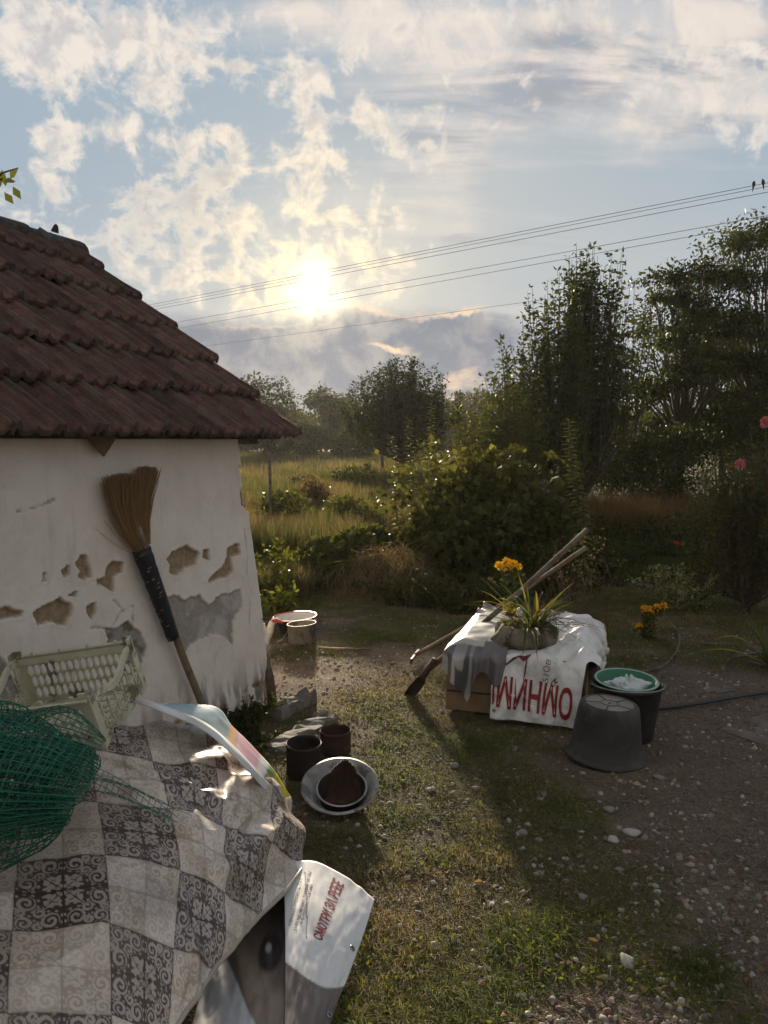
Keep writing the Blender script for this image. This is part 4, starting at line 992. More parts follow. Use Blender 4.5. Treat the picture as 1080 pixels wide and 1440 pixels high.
def build_box_banners():
    # white lettered banner: over the right of the top, hanging down the front
    root = thing('lettered_banner', 'white vinyl banner with upside-down red letters draped over the box front', 'banner', bP(.57, 0, 0))
    nu, nv = 150, 190; u, v = np.meshgrid(np.linspace(0, 1, nu), np.linspace(0, 1, nv))
    x0 = .285 + .0 * v; x1 = .95 + .05 * np.sin(v * 5) - .12 * sst(v, .62, .75)
    x = x0 + (x1 - x0) * u; y = .98 - v * (.98 + .37 + .02 * u)
    bulge = .035 * np.sin(np.clip(y / .95, 0, 1) * math.pi) + .05 * fbm(x * 3, y * 3, 2, 3) + .02 * np.sin(x * 8 + y * 3)
    # front drop hangs straight off the edge; right part drops over the side
    P = drape(x, y, BH + .03 + 0 * x, 0, 0); top = sst(y, -.02, .10) * (1 - sst(x, BW - .02, BW + .05))
    P = P + UP * (bulge * top)[..., None]
    fr = sst(-y, .0, .06)
    P = P - be2 * (fr * (.012 + .035 * sst(-y, 0, .35) + .018 * (fbm(x * 5, y * 4, 6, 3) - .3) + .012 * np.sin(x * 11 + y * 5)))[..., None]
    rs = sst(x, BW, BW + .05); P = P + be1 * (rs * (.03 + .05 * fbm(x * 4, y * 5, 8, 3)))[..., None]
    cre = lambda a, b, c, d, amp, w: amp * np.exp(-((((x - a) * (d - b) - (y - b) * (c - a)) / math.hypot(c - a, d - b)) / w) ** 2)
    n = normals_grid(P); n = n * np.where((n @ (UP - be2 * .8))[..., None] < 0, -1, 1)
    wr = .030 * (np.abs(fbm(x * 7, y * 7, 4, 4) - .5) * -2 + .3) + .014 * (fbm(x * 16, y * 12, 9, 3) - .5) + cre(.62, .15, .95, .75, .016, .03) + cre(.70, .02, .98, .40, -.014, .03) + cre(.60, .6, 1.0, .62, .012, .025) + cre(.6, .72, 1.0, .78, .010, .02) + cre(.8, -.02, .86, -.36, .012, .04) - cre(.68, 0, .55, -.2, .010, .04)
    P = P + n * wr[..., None]; P[..., 2] = np.maximum(P[..., 2], .02)
    def cf(u, v):
        c = np.zeros(u.shape + (3,)) + np.array([.76, .73, .71])
        pk = sst(fbm(x * 4, y * 4, 33, 3) + .7 * (y - .55), .50, .70)[..., None] * (y > .15)[..., None]; c = c * (1 - .45 * pk) + np.array([.42, .27, .24]) * .45 * pk
        dk = sst(fbm(x * 5 + 3, y * 5, 12, 3) + 1.5 * (x - .98), .52, .62)[..., None] * sst(y, .1, .2)[..., None] * (1 - sst(y, .55, .7))[..., None]; c = c * (1 - .75 * dk) + np.array([.12, .11, .115]) * .75 * dk
        return c
    o = link_mesh('sheet', raw_mesh('sheet', P.reshape(-1, 3), grid_faces(nu, nv), M['vinyl'], cf(u, v).reshape(-1, 3), True), root)
    sm = o.modifiers.new('thick', 'SOLIDIFY'); sm.thickness = .0016; sm.offset = 0
    def surf(uu, vv, lift=.004):
        a = np.clip(uu, 0, .9999) * (nu - 1); b = np.clip(vv, 0, .9999) * (nv - 1); i, j = a.astype(int), b.astype(int); fa, fb = (a - i)[:, None], (b - j)[:, None]
        p = P[j, i] * (1 - fa) * (1 - fb) + P[j, i + 1] * fa * (1 - fb) + P[j + 1, i] * (1 - fa) * fb + P[j + 1, i + 1] * fa * fb
        return p + n[j, i] * lift
    su, sv = .73, 1.36
    # letters upside down: baseline toward the top of the drop
    def ut(body, size, bold, xm, ym, ang, name, mat, narrow=1.0, sub=2):
        V, Fc = text_geo(body, size, bold, sub); V = V * [narrow, 1]; c, s = math.cos(ang), math.sin(ang)
        X = xm + V[:, 0] * c - V[:, 1] * s; Y = ym + V[:, 0] * s + V[:, 1] * c
        uu = (X - .285) / (.735); vv = (.98 - Y) / (1.36); ok = (uu > .01) & (uu < .99) & (vv > .01) & (vv < .995)
        Fc = [f for f in Fc if all(ok[i] for i in f)]
        link_mesh(name, raw_mesh(name, surf(uu, vv, .005), Fc, mat), root)
    ut('ОМНИМ!', .225, .005, .965, -.165, math.radians(178), 'red_lettering', M['red_ink'], .70)
    ut('51Ов', .062, -.0006, .735, -.155, math.radians(84), 'script_lettering', M['maroon_ink'], .9)
    ut('Я', .085, -.001, .83, -.14, math.radians(130), 'script_lettering', M['dark_ink'], .8)
    def stroke(pts, w):
        pts = np.array(pts, float); d = np.gradient(pts, axis=0); nn = unit(np.stack([-d[:, 1], d[:, 0]], 1)); w = np.broadcast_to(w, (len(pts),))[:, None]
        Q = np.concatenate([pts - nn * w, pts + nn * w]); m = len(pts); uu = (Q[:, 0] - .285) / .735; vv = (.98 - Q[:, 1]) / 1.36
        link_mesh('ribbon_print', raw_mesh('ribbon_print', surf(uu, vv, .005), [(k, k + 1, m + k + 1, m + k) for k in range(m - 1)], M['maroon_ink']), root)
    stroke([(.37, -.085), (.40, -.075), (.45, -.045), (.50, -.03)], [.003, .006, .007, .004]); stroke([(.375, -.075), (.36, -.09), (.35, -.085)], .003)
    stroke([(.56, -.03), (.555, -.08), (.55, -.13), (.545, -.155)], [.004, .006, .005, .002]); stroke([(.50, -.03), (.53, -.04), (.56, -.03), (.585, -.022)], [.006, .012, .008, .003])
    ring_on(lambda a, b, l=.004: surf(a, b, .005), .045, .965, .011, su, sv, 'eyelet', root, M['steel'])
    # grey-brown cloth lump over the left of the top with loose folds
    r2 = thing('dark_sheet', 'crumpled dark grey and cream patterned sheet hanging over the left of the box', 'tarpaulin', bP(.15, 0, 0))
    nu, nv = 130, 150; u, v = np.meshgrid(np.linspace(0, 1, nu), np.linspace(0, 1, nv))
    x = -.01 + .37 * u + .05 * (1 - v) * (1 - u); y = .93 - v * (.93 + .13 + .20 * np.exp(-((u - .42) / .13) ** 2) + .05 * np.sin(u * 9))
    P = drape(x, y, BH + .025 + 0 * x, 0, 0)
    P = P + UP * ((.03 + .06 * fbm(x * 4, y * 4, 5, 3)) * sst(y, -.03, .08) * sst(x, -.05, .1))[..., None]
    f = sst(-y, 0, .05); P = P - be2 * (f * (.03 + .035 * np.sin(u * 19 + v * 4) + .03 * fbm(u * 6, v * 3, 2, 2)))[..., None]
    l = sst(-x, 0, .05); P = P - be1 * (l * (.03 + .04 * np.sin(v * 16 + u * 3)))[..., None]
    P[..., 2] = np.maximum(P[..., 2], .02)
    gpat = sst(np.sin(u * 21 + 3.5 * fbm(u * 4, v * 4, 4, 3) * 3 + v * 5), .0, .35)
    c = np.array([.115, .105, .11]) + (np.array([.50, .47, .43]) - np.array([.115, .105, .11])) * gpat[..., None] * (sst(y, -.6, -.02) * .35 + .65 * (1 - sst(y, -.06, -.01)))[..., None]
    c = np.where((y > .03)[..., None], np.array([.50, .46, .40]) + 0 * c, c); c = np.where(((u > .62) & (y < .1))[..., None], np.array([.16, .145, .15]), c)  # sunlit look of the top put into its colour as plain cream
    o = link_mesh('sheet', raw_mesh('sheet', P.reshape(-1, 3), grid_faces(nu, nv), M['vinyl'], c.reshape(-1, 3), True), r2); sm = o.modifiers.new('thick', 'SOLIDIFY'); sm.thickness = .002; sm.offset = 0
    # pinkish crumpled offcut at the back left
    r3 = thing('crumpled_sheet', 'small crumpled pinkish white sheet on the box behind the potted plant', 'tarpaulin', bP(.2, .8, BH))
    nu = nv = 50; u, v = np.meshgrid(np.linspace(0, 1, nu), np.linspace(0, 1, nv))
    x = .06 + .44 * u; y = .62 + .36 * v; z = BH + .05 + .09 * np.abs(fbm(u * 3, v * 3, 8, 3) - .5) * 2 + .03 * (1 - u) * v
    P = BO + be1 * x[..., None] + be2 * y[..., None] + UP * z[..., None]
    c = np.array([.52, .43, .41]) + (np.array([.26, .18, .17]) - np.array([.52, .43, .41])) * sst(fbm(u * 4, v * 4, 2, 3), .5, .6)[..., None]; c = np.where((np.hypot(u - .75, v - .2) < .12)[..., None], np.array([.35, .48, .55]), c)
    o = link_mesh('crumpled_sheet', raw_mesh('crumpled_sheet', P.reshape(-1, 3), grid_faces(nu, nv), M['vinyl'], c.reshape(-1, 3), True), r3); o.name = 'sheet'; o.modifiers.new('thick', 'SOLIDIFY').thickness = .002
build_box_banners()

# ------------------------------------------------------------------ planter sack and what grows in it
PC = bP(.445, .17, BH + .055)
def strap_plant(root, c, n, L, base, spread=1.0, w=.014, seed=0, name='leaf', upk=1.0):
    r = np.random.default_rng(seed); Pm = MB()
    for k in range(n):
        az = r.uniform(0, 2 * math.pi); el = r.uniform(.45, 1.25) * upk; l = L * r.uniform(.6, 1.1)
        d = np.array([math.cos(az) * math.cos(el) * spread, math.sin(az) * math.cos(el) * spread, math.sin(el)]); s = unit(np.cross(d, UP) + 1e-6)
        ts = np.linspace(0, 1, 7); dr = r.uniform(.25, .75)
        P = c + r.normal(0, .025, 3) * [1, 1, .2] + np.outer(ts, d) * l - np.outer(ts ** 2.2, UP) * l * dr * (1.15 - .5 * math.sin(el))
        ww = w * np.array([.6, .9, 1, .95, .8, .5, .06]) * r.uniform(.7, 1.2)
        V = np.stack([P - s * ww[:, None], P - UP * ww[:, None] * .5, P + s * ww[:, None]], 1).reshape(-1, 3)
        Fc = [(3 * i + a, 3 * i + a + 1, 3 * i + a + 4, 3 * i + a + 3) for i in range(6) for a in (0, 1)]
        g = r.uniform(.7, 1.25); cc = np.array(base) * g
        if r.random() < .25: cc = np.array([.26, .21, .06]) * g
        col = np.repeat(cc[None], len(V), 0); col[[3 * i + a for i in range(7) for a in (0, 2)]] *= 1.25
        link_mesh(name, raw_mesh(name, V, Fc, M['leaf'], col), root)
def stems_flowers(root, c, heads, stem_c=(.06, .075, .025), rad=.003, leafL=.05, leaves=12, seed=0, petal=(.75, .40, .02), hr=.03, petals=60, jitter=.03):
    r = np.random.default_rng(seed); mb = MB(); LP, LD = [], []
    for h in heads:
        h = np.asarray(h, float); b0 = c + r.normal(0, jitter, 3) * [1, 1, 0]; m = (b0 + h) / 2 + r.normal(0, .02, 3)
        mb.tube([b0, m, h], [rad, rad * .9, rad * .7], 5)
        for k in range(leaves):
            f = r.uniform(.1, .95); p = (1 - f) ** 2 * b0 + 2 * f * (1 - f) * m + f * f * h; LP.append(p); LD.append(unit(np.array([r.normal(), r.normal(), .3])))
    mb.build('stem', pmat('stem_' + root.name, stem_c, tuple(x * .7 for x in stem_c), 20, .7, 0), root, True)
    if LP: leaves_obj('foliage', np.array(LP), np.array(LD), leafL * r.uniform(.6, 1.2, len(LP)), leafL * .4, (.055, .075, .022), root)
    for h in heads:
        h = np.asarray(h, float); dz = rdir(petals, .45, r); P = h + dz * hr * r.uniform(.25, .75, (petals, 1)); D = unit(dz + r.normal(0, .25, (petals, 3)))
        leaves_obj('flower', P, D, hr * .75, hr * .55, petal, root, 'petal', .25, 0, Nn=rdir(petals, .8, r))
def twigs(root, c, n, L, seed, col=(.16, .115, .07), name='dry_stems', spread=.5, r0=.0016):
    r = np.random.default_rng(seed); lines = []
    for k in range(n):
        d = unit(np.array([r.normal() * spread, r.normal() * spread, 1])); l = L * r.uniform(.4, 1.1); b0 = c + r.normal(0, .05, 3) * [1, 1, .1]
        ts = np.linspace(0, 1, 5); p = b0 + np.outer(ts, d) * l + np.cumsum(r.normal(0, .012, (5, 3)), 0); lines.append(p)
        for q in range(2):
            s = p[r.integers(1, 4)]; dd = unit(d + r.normal(0, .7, 3)); lines.append(s + np.outer(np.linspace(0, 1, 3), dd) * l * .3)
    V, Fc = strand_mesh(lines, r0, 3); return link_mesh(name, raw_mesh(name, V, Fc, M['straw'], np.array(col) * np.ones((len(V), 3))), root)
def build_planter():
    ps = thing('planter_sack', 'stained rolled-down sack of soil used as planter on top of the box', 'planter', PC)
    prof = [(.03, 0), (.175, .002), (.205, .04), (.20, .09), (.185, .125), (.165, .135), (.145, .12), (.14, .085), (.03, .08)]
    M4 = np.eye(4); M4[:3, 3] = PC - UP * .02; M4[0, 0] = 1.0; M4[1, 1] = .72
    o = MB().lathe(prof, 64, M4, lump=.45, seed=3).build('sack', M['sack'], ps, True)
    mb = MB(); mb.lathe([(.001, .098), (.07, .102), (.15, .085)], 24, M4, lump=.2, seed=1).build('soil', M['soil'], ps, True)
    sp = thing('strap_leaf_plant', 'arching yellow-green strap-leaved plant growing in the planter sack', 'plant', PC + UP * .09)
    strap_plant(sp, PC + be1 * .03 + UP * .08, 64, .50, (.080, .098, .030), 1.0, .0065, 4, upk=.85)
    leaves_obj('young_leaves', PC + be1 * -.09 + rng.normal(0, 1, (60, 3)) * [.02, .02, .06] + UP * .17, rdir(60, .3), .045, .02, (.16, .15, .03), sp)
    twigs(sp, PC + be1 * .08 + UP * .09, 26, .22, 5)
    yf = thing('yellow_flowers', 'tall yellow garden flowers behind the planter sack and tool handles', 'flower', bP(.46, 1.0, 0))
    c = bP(.46, 1.02, 0); hp = lambda px, py: at(px, py, 5.45)
    stems_flowers(yf, c, [hp(702, 795), hp(712, 790), hp(722, 793), hp(716, 799), hp(707, 800), hp(728, 797)], rad=.004, leafL=.06, leaves=34, seed=2, petal=(.80, .52, .04), hr=.027, jitter=.09)
    ds = thing('dry_stalks', 'dead brown flower stalks standing behind the box', 'plant', bP(.75, 1.1, 0))
    o = twigs(ds, bP(.72, 1.12, 0), 46, .85, 8, (.15, .105, .07), spread=.28, r0=.0022); n = 420
    P = bP(.74, 1.1, .58) + rng.normal(0, 1, (n, 3)) * [.13, .08, .17]; leaves_obj('seed_heads', P, rdir(n, .5), .022, .012, (.17, .12, .08), ds, 'straw')['kind'] = 'stuff'
build_planter()

# ------------------------------------------------------------------ long-handled tools
def build_tools():
    lo = gp(600, 944, .17); hi = at(826, 745, 5.22); tip = gp(577, 974, .02)
    tl = thing('spade', 'long wooden-handled spade with dark blade leaning across the box', 'spade', tip)
    n = 16; ts = np.linspace(0, 1, n); ln = lo + np.outer(ts, hi - lo) - np.outer(np.sin(ts * math.pi), UP) * .015 + np.outer(np.sin(ts * 9), [0, 1, 0]) * .004
    MB().tube(ln, np.linspace(.017, .019, n), 10).build('handle', M['grey_wood'], tl, True)
    d = unit(tip - lo); s = unit(np.cross(d, [0, 1, .4])); f = np.cross(d, s); q = lo - d * .10
    MB().tube([q, lo + d * .05, lo + d * .08], [.021, .022, .012], 10).build('socket', M['dark_metal'], tl, True)
    mb = MB(); V = []; prof = [(0.03, .016), (.07, .034), (.14, .038), (.20, .034), (.245, .020), (.262, .003)]
    for k in (0, 1):
        for t_, w in prof:
            for a in (-1, -.4, .4, 1): V.append(lo + d * t_ + s * w * a + f * (.010 * a * a + .003 * k))
    m = len(prof) * 4; Fc = []
    for i in range(len(prof) - 1):
        for a in range(3): b_ = i * 4 + a; Fc += [(b_, b_ + 1, b_ + 5, b_ + 4), (m + b_, m + b_ + 4, m + b_ + 5, m + b_ + 1)]
        b_ = i * 4; Fc += [(b_, b_ + 4, m + b_ + 4, m + b_), (b_ + 3, m + b_ + 3, m + b_ + 7, b_ + 7)]
    Fc += [(0, m, m + 3, 3), (m - 4, m - 1, 2 * m - 1, 2 * m - 4)]
    mb.add(V, Fc).build('blade', M['dark_metal'], tl)
    lo2 = gp(584, 921, .04); hi2 = at(824, 770, 5.20)
    t2 = thing('rake', 'wooden-handled rake lying beside the spade across the box', 'rake', lo2)
    ln = lo2 + np.outer(ts, hi2 - lo2) - np.outer(np.sin(ts * math.pi), UP) * .03
    MB().tube(ln, np.linspace(.014, .016, n), 10).build('handle', M['wood'], t2, True)
    e = unit(np.array([.25, 1, 0])); MB().bar(lo2 - e * .14, lo2 + e * .14, .018, .018).build('head_bar', M['dark_metal'], t2, bevel=.003)
    for k in range(8):
        p = lo2 + e * (-.13 + .26 * k / 7); MB().tube([p, p - UP * .03 - be1 * .01], [.004, .002], 5).build('tooth', M['dark_metal'], t2)
build_tools()

# ------------------------------------------------------------------ buckets
def rotm(c, tilt_axis, a):
    R = np.array(Matrix.Rotation(a, 4, Vector(tilt_axis))); R[:3, 3] = c; return R
def build_buckets():
    c = gp(851, 1066, 0.0); b1 = thing('upturned_bucket', 'dusty black rubber bucket turned upside down beside the green bowl', 'bucket', c)
    A = rotm(c + UP * .012, (0.3, 1, 0), math.radians(3))
    prof = [(.178, .010), (.188, .012), (.196, .004), (.200, .0), (.197, .012), (.186, .022), (.180, .03), (.165, .14), (.150, .245), (.146, .262), (.138, .274), (.125, .279)]
    MB().lathe(prof, 56, A, lump=.035, seed=2).build('bucket_wall', M['black_rubber'], b1, True)
    MB().lathe([(.1255, .2790), (.124, .2755), (.05, .2755), (.001, .2755)], 48, A, lump=.035, seed=2).build('bucket_bottom', M['bucket_base'], b1, True)
    mb = MB(); mb.lathe([(.118, .2762), (.121, .2790), (.124, .2762)], 48, A).lathe([(.040, .2762), (.0415, .2785), (.043, .2762)], 32, A).lathe([(.0005, .2785), (.006, .2785), (.008, .276)], 12, A)
    for k in range(5):
        w = 2 * math.pi * k / 5 + .5; Q = lambda r: (A @ np.array([r * math.cos(w), r * math.sin(w), .2765, 1]))[:3]; mb.bar(Q(.042), Q(.119), .004, .003)
    mb.build('bottom_ribs', M['black_rubber'], b1, True)
    c = gp(880, 1036, 0.0); b2 = thing('black_bucket', 'upright black plastic bucket holding the green bowl', 'bucket', c)
    A = rotm(c, (1, 0, 0), 0.0)
    prof = [(.001, .004), (.135, .004), (.140, .012), (.160, .15), (.178, .285), (.186, .288), (.190, .296), (.187, .303), (.180, .302), (.174, .294), (.155, .15), (.136, .02), (.001, .018)]
    MB().lathe(prof, 56, A, lump=.015, seed=5).build('bucket_wall', M['black_plastic'], b2, True)
    a = np.linspace(-.15, math.pi + .15, 26); hp = np.stack([.192 * np.cos(a), -.192 * np.sin(a) * .985, .296 + .0 * a + .012 * np.sin(a)], 1) + c
    MB().tube(hp, .0035, 6).build('bail_handle', M['steel'], b2, True)
    for s in (-1, 1): MB().box(c + np.array([s * .188, .02, .285]), np.array([.008, 0, 0]), np.array([0, .016, 0]), UP * .016).build('handle_lug', M['black_plastic'], b2, bevel=.003)
    g = thing('green_bowl', 'green plastic bowl sitting in the mouth of the upright black bucket', 'bowl', c + UP * .2)
    A = rotm(c + UP * .213 + np.array([-.006, .012, 0]), (1, .25, 0), math.radians(4)); prof = [(.001, .004), (.085, .004), (.100, .012), (.150, .085), (.156, .096), (.166, .100), (.168, .104), (.160, .106), (.152, .100), (.145, .088), (.097, .018), (.001, .012)]
    MB().lathe(prof, 56, A).build('bowl_wall', M['green_bowl'], g, True)
    MB().lathe([(.1545, .1045), (.158, .1085), (.1655, .1085), (.1685, .1045)], 56, A).build('bowl_rim', pmat('pale_green_rim', (.30, .40, .33), (.24, .34, .27), 20, .4, 0), g, True)
    wb = thing('white_bag', 'crumpled white plastic bag lying in the green bowl', 'bag', c + UP * .24)
    nu = 48; u, v = np.meshgrid(np.linspace(0, 2 * math.pi, nu), np.linspace(.02, math.pi - .3, 30))
    rr = 1 + .9 * (np.abs(fbm(np.cos(u) * 2.2 + 5, np.sin(u) * 2.2, v * 1.7, 3) - .5) * 2) - .3
    P = np.stack([.115 * np.sin(v) * np.cos(u) * rr, .085 * np.sin(v) * np.sin(u) * rr, .062 * np.cos(v) * rr], -1) + c + np.array([.01, 0, .268])
    link_mesh('white_bag', raw_mesh('white_bag', P.reshape(-1, 3), grid_faces(nu, 30), M['white_bag'], None, True), wb).name = 'bag_skin'
    # hose
    pts = [gp(905, 998, .015), gp(925, 996, .015), gp(960, 992, .016), gp(1000, 986, .016), gp(1040, 979, .016), gp(1080, 973, .016), gp(1180, 958, .016), gp(1320, 948, .016)]
    P = crsheet([[p, p + .001] for p in pts], 2, 60)[:, 0]
    o = MB().tube(P, .0125, 10).build('garden_hose', M['hose'], None, True); tag(o, 'black rubber hose pipe running over the dirt from the buckets', 'hose')
    # rough dark lump beside the box, not identified as any object
    c = gp(835, 985, 0); o = MB().lathe([(.09, -.01), (.085, .05), (.075, .15), (.07, .21), (.05, .222), (.001, .225)], 18, rotm(c + np.array([-.03, .12, 0]), (1, 0, 0), .0), lump=.35, seed=8).build('dark_lump', M['bark'], None, True); tag(o, 'dark unidentified lump between the draped box and the buckets', 'stump')
build_buckets()

# ------------------------------------------------------------------ tins and basins by the wall foot
def build_tins():
    r_ = .081
    for (px, py, h, rad, lab, tl, mt) in [(427, 1088, .155, .083, 'dark empty tin can standing beside the tilted basin, the taller one', .05, 'dark_tin'), (472, 1058, .115, .079, 'squat rusty tin can behind the tilted basin', -.02, 'rust')]:
        c = gp(px, py, 0); t = thing('tin_can', lab, 'can', c, None); A = rotm(c, (1, .4, 0), tl)
        MB().lathe([(.001, .003), (rad * .97, .003), (rad, .012), (rad, h * .45), (rad * 1.012, h * .5), (rad, h * .55), (rad, h - .012), (rad * 1.04, h - .006), (rad * 1.04, h), (rad * .98, h + .001), (rad * .965, h - .010), (rad * .955, .02), (.001, .014)], 40, A, lump=.03, seed=px).build('can_wall', M[mt], t, True)
        MB().lathe([(rad * .965, h + .0005), (rad * 1.0, h + .005), (rad * 1.045, h + .0005)], 40, A, lump=.03, seed=px).build('can_rim', M['dark_metal' if mt == 'dark_tin' else 'rust'], t, True)
        MB().lathe([(.001, h * .35), (rad * .5, h * .38), (rad * .955, h * .33)], 20, A, lump=.1).build('contents', M['soil'], t, True)
        lines = [np.array([c + [rng.normal() * .03, rng.normal() * .03, h * .38], c + [rng.normal() * .04, rng.normal() * .04, h * .42], c + [rng.normal() * .05, rng.normal() * .05, h * .5]]) for _ in range(14)]
        V, Fc = strand_mesh(lines, .0014, 3); link_mesh('straw_bits', raw_mesh('straw_bits', V, Fc, M['straw'], np.array([.25, .2, .13]) * np.ones((len(V), 3))), t)
    c = gp(479, 1128, 0.02) + np.array([0, .02, 0]); tilt = math.radians(19)
    ctr = gp(479, 1097, .085)
    t = thing('enamel_basin', 'worn grey enamel basin tilted up against the two tin cans', 'basin', c)
    A = rotm(ctr - np.array([0, math.sin(-tilt), math.cos(tilt)]) * .075 * np.array([1, -1, 1]) * 1.0, (1, 0, 0), tilt)
    MB().lathe([(.001, .0), (.095, .0), (.108, .010), (.150, .062), (.160, .070), (.172, .073), (.173, .077), (.160, .078), (.146, .066), (.103, .014), (.001, .006)], 56, A, lump=.02, seed=4).build('basin_wall', M['enamel_grey'], t, True)
    t2 = thing('black_pan', 'small dark pan with pale rim nested in the tilted grey basin', 'pan', ctr)
    B = A.copy(); B[:3, 3] = (A @ np.array([.008, -.012, .010, 1]))[:3]
    MB().lathe([(.001, 0), (.095, 0), (.100, .008), (.108, .060), (.112, .062), (.106, .064), (.096, .012), (.001, .006)], 48, B).build('pan_wall', M['dark_tin'], t2, True)
    MB().lathe([(.105, .0635), (.109, .0665), (.1135, .0625)], 48, B).build('pan_rim', M['enamel_grey'], t2, True)
    t3 = thing('rusty_sheet', 'bent rusty piece of sheet metal lying in the dark pan', 'scrap metal', ctr + UP * .03)
    nu = 24; u, v = np.meshgrid(np.linspace(-1, 1, nu), np.linspace(0, 1, nu))
    hgt = .175 * (1 - np.abs(u - .05) ** 1.3 * .62) + .008 * np.sin(u * 23) ; X = u * .088 * (1 - .45 * v ** 1.5) + .010; Y = -.075 + v * hgt * .95; Z = .040 + .095 * sst(v, .25, 1.0) * v + .04 * np.abs(u) * v + .004 * fbm(u * 4, v * 4, 2, 2)
    Q = np.stack([X, Y, Z, np.ones_like(X)], -1).reshape(-1, 4) @ B.T; o = link_mesh('bent_plate', raw_mesh('bent_plate', Q[:, :3], grid_faces(nu, nu), M['rust'], None, True), t3); o.modifiers.new('thick', 'SOLIDIFY').thickness = .003
    c = gp(560, 1150, .01)
    # far pans
    c = gp(416, 889, 0); t = thing('white_basin', 'white enamel basin with red rim standing behind the house corner', 'basin', c); A = rotm(c, (0, 1, 0), -.05)
    MB().lathe([(.001, 0), (.11, 0), (.125, .015), (.168, .125), (.180, .133)], 48, A).build('basin_outside', M['dark_tin'], t, True)
    MB().lathe([(.001, .008), (.105, .010), (.120, .022), (.163, .126), (.178, .136)], 48, A).build('basin_inside', M['enamel_white'], t, True)
    MB().lathe([(.170, .130), (.178, .139), (.186, .140), (.187, .133), (.180, .130)], 48, A).build('basin_rim', M['enamel_red'], t, True)
    c = gp(426, 903, 0); t = thing('aluminium_pot', 'battered dull aluminium pot in front of the red-rimmed basin', 'pot', c); A = rotm(c, (.3, 1, 0), -.07)
    MB().lathe([(.001, 0), (.105, 0), (.113, .010), (.116, .145), (.120, .150), (.120, .154), (.113, .154), (.110, .146), (.106, .012), (.001, .008)], 40, A, lump=.06, seed=3).build('pot_wall', M['alu'], t, True)
    MB().tube([c + [-.11, .02, .10], c + [-.16, -.02, .03], c + [-.20, -.05, .012]], .004, 5).build('wire_handle', M['steel'], t, True)
build_tins()

# ------------------------------------------------------------------ duck peeking round the corner
def build_duck():
    h = at(387.5, 873, 5.55); d = thing('duck', 'white duck with red face peeping out from behind the house corner', 'duck', (h[0] - .16, 5.55, 0))
    o3 = np.array([h[0] - .02, h[1], 0]); hz = h[2]
    me = bpy.data.meshes.new('body'); pts = [(-.34, 0, .20), (-.25, 0, .17), (-.14, 0, .15), (-.06, 0, .165), (-.025, 0, .20), (-.012, 0, hz - .03), (.0, 0, hz), (.022, 0, hz + .002), (.04, 0, hz - .008)]
    rad = [.02, .06, .085, .06, .036, .026, .030, .024, .012]
    me.from_pydata([tuple(o3 + np.array(p)) for p in pts], [(i, i + 1) for i in range(len(pts) - 1)], [])
    o = link_mesh('body', me, d); sk = o.modifiers.new('skin', 'SKIN')
    for i, sv in enumerate(me.skin_vertices[0].data): sv.radius = (rad[i], rad[i]); sv.use_root = (i == 2)
    s = o.modifiers.new('sub', 'SUBSURF'); s.levels = 2; s.render_levels = 2; me.materials.append(M['feather'])
    MB().tube([o3 + [.018, -.002, hz + .006], o3 + [.045, -.002, hz - .004], o3 + [.075, -.002, hz - .018]], [.019, .014, .005], 10).build('bill', M['duck_red'], d, True)
    MB().tube([o3 + [-.004, -.017, hz + .004], o3 + [.012, -.024, hz + .004], o3 + [.030, -.019, hz]], [.010, .012, .006], 8).build('face_patch', M['duck_red'], d, True)
    MB().lathe([(.0005, .005), (.004, .003), (.005, 0)], 8, rotm(o3 + [.008, -.034, hz + .010], (1, 0, 0), math.pi / 2)).build('eye', M['dark_ink'], d, True)
    for s_ in (-1, 1): MB().tube([o3 + [-.13, .03 * s_, .10], o3 + [-.12, .03 * s_, .02], o3 + [-.08, .035 * s_, .008]], [.012, .008, .012], 6).build('leg', M['duck_red'], d, True)
build_duck()

# ------------------------------------------------------------------ concrete pieces, sticks, edging, posts
def rough_block(name, lab, cat, a, b, w, h, mat, seed, z=0.0):
    a, b = np.asarray(a, float), np.asarray(b, float); d = b - a; n = 14; s = unit(np.cross(d, UP)); V = []; Fc = []
    r = np.random.default_rng(seed); m = 8
    for i in range(n):
        c = a + d * i / (n - 1)
        for k in range(m):
            w_ = [(-1, 0), (-1, .9), (-.85, 1), (0, 1), (.85, 1), (1, .9), (1, 0), (0, 0)][k]
            e = (1 if 0 < i < n - 1 else .93)
            V.append(c + s * w_[0] * w / 2 * e * (1 + r.normal() * .13) + UP * (w_[1] * h * (1 + r.normal() * .16) * (e if w_[1] else 1) - .02 + z))
    for i in range(n - 1):
        for k in range(m): Fc.append((i * m + k, i * m + (k + 1) % m, (i + 1) * m + (k + 1) % m, (i + 1) * m + k))
    Fc += [tuple(range(m))[::-1], tuple((n - 1) * m + k for k in range(m))]
    o = MB().add(V, Fc).build(name, mat, None, False); return tag(o, lab, cat)
rough_block('concrete_block', 'broken concrete kerb piece lying at the foot of the house corner', 'block', gp(388, 1012), gp(438, 985), .09, .085, M['concrete'], 1)
rough_block('concrete_earth_patch', 'low crumbled concrete slab in the dirt in front of the tin cans', 'slab', gp(385, 1058), gp(462, 1008), .13, .045, M['concrete'], 2)
o = MB().tube([gp(448, 911, .01), gp(480, 913, .014), gp(523, 913, .01)], [.009, .012, .007], 7).build('stick', M['wood'], None, True); tag(o, 'bare pale stick lying on the ground beyond the aluminium pot', 'stick')
def post(px, py, top, Y=None, r=.03, lab='', dx=0.0, mat='grey_wood', name='post'):
    b0 = gp(px, py, 0) if Y is None else at(px, py, Y); b0[2] = 0; t = at(top[0], top[1], b0[1])
    o = MB().tube([b0 - UP * .05, (b0 + t) / 2 + [.004, 0, 0], t], [r, r * .95, r * .85], 8).build(name, M[mat], None, True); return tag(o, lab, 'post')
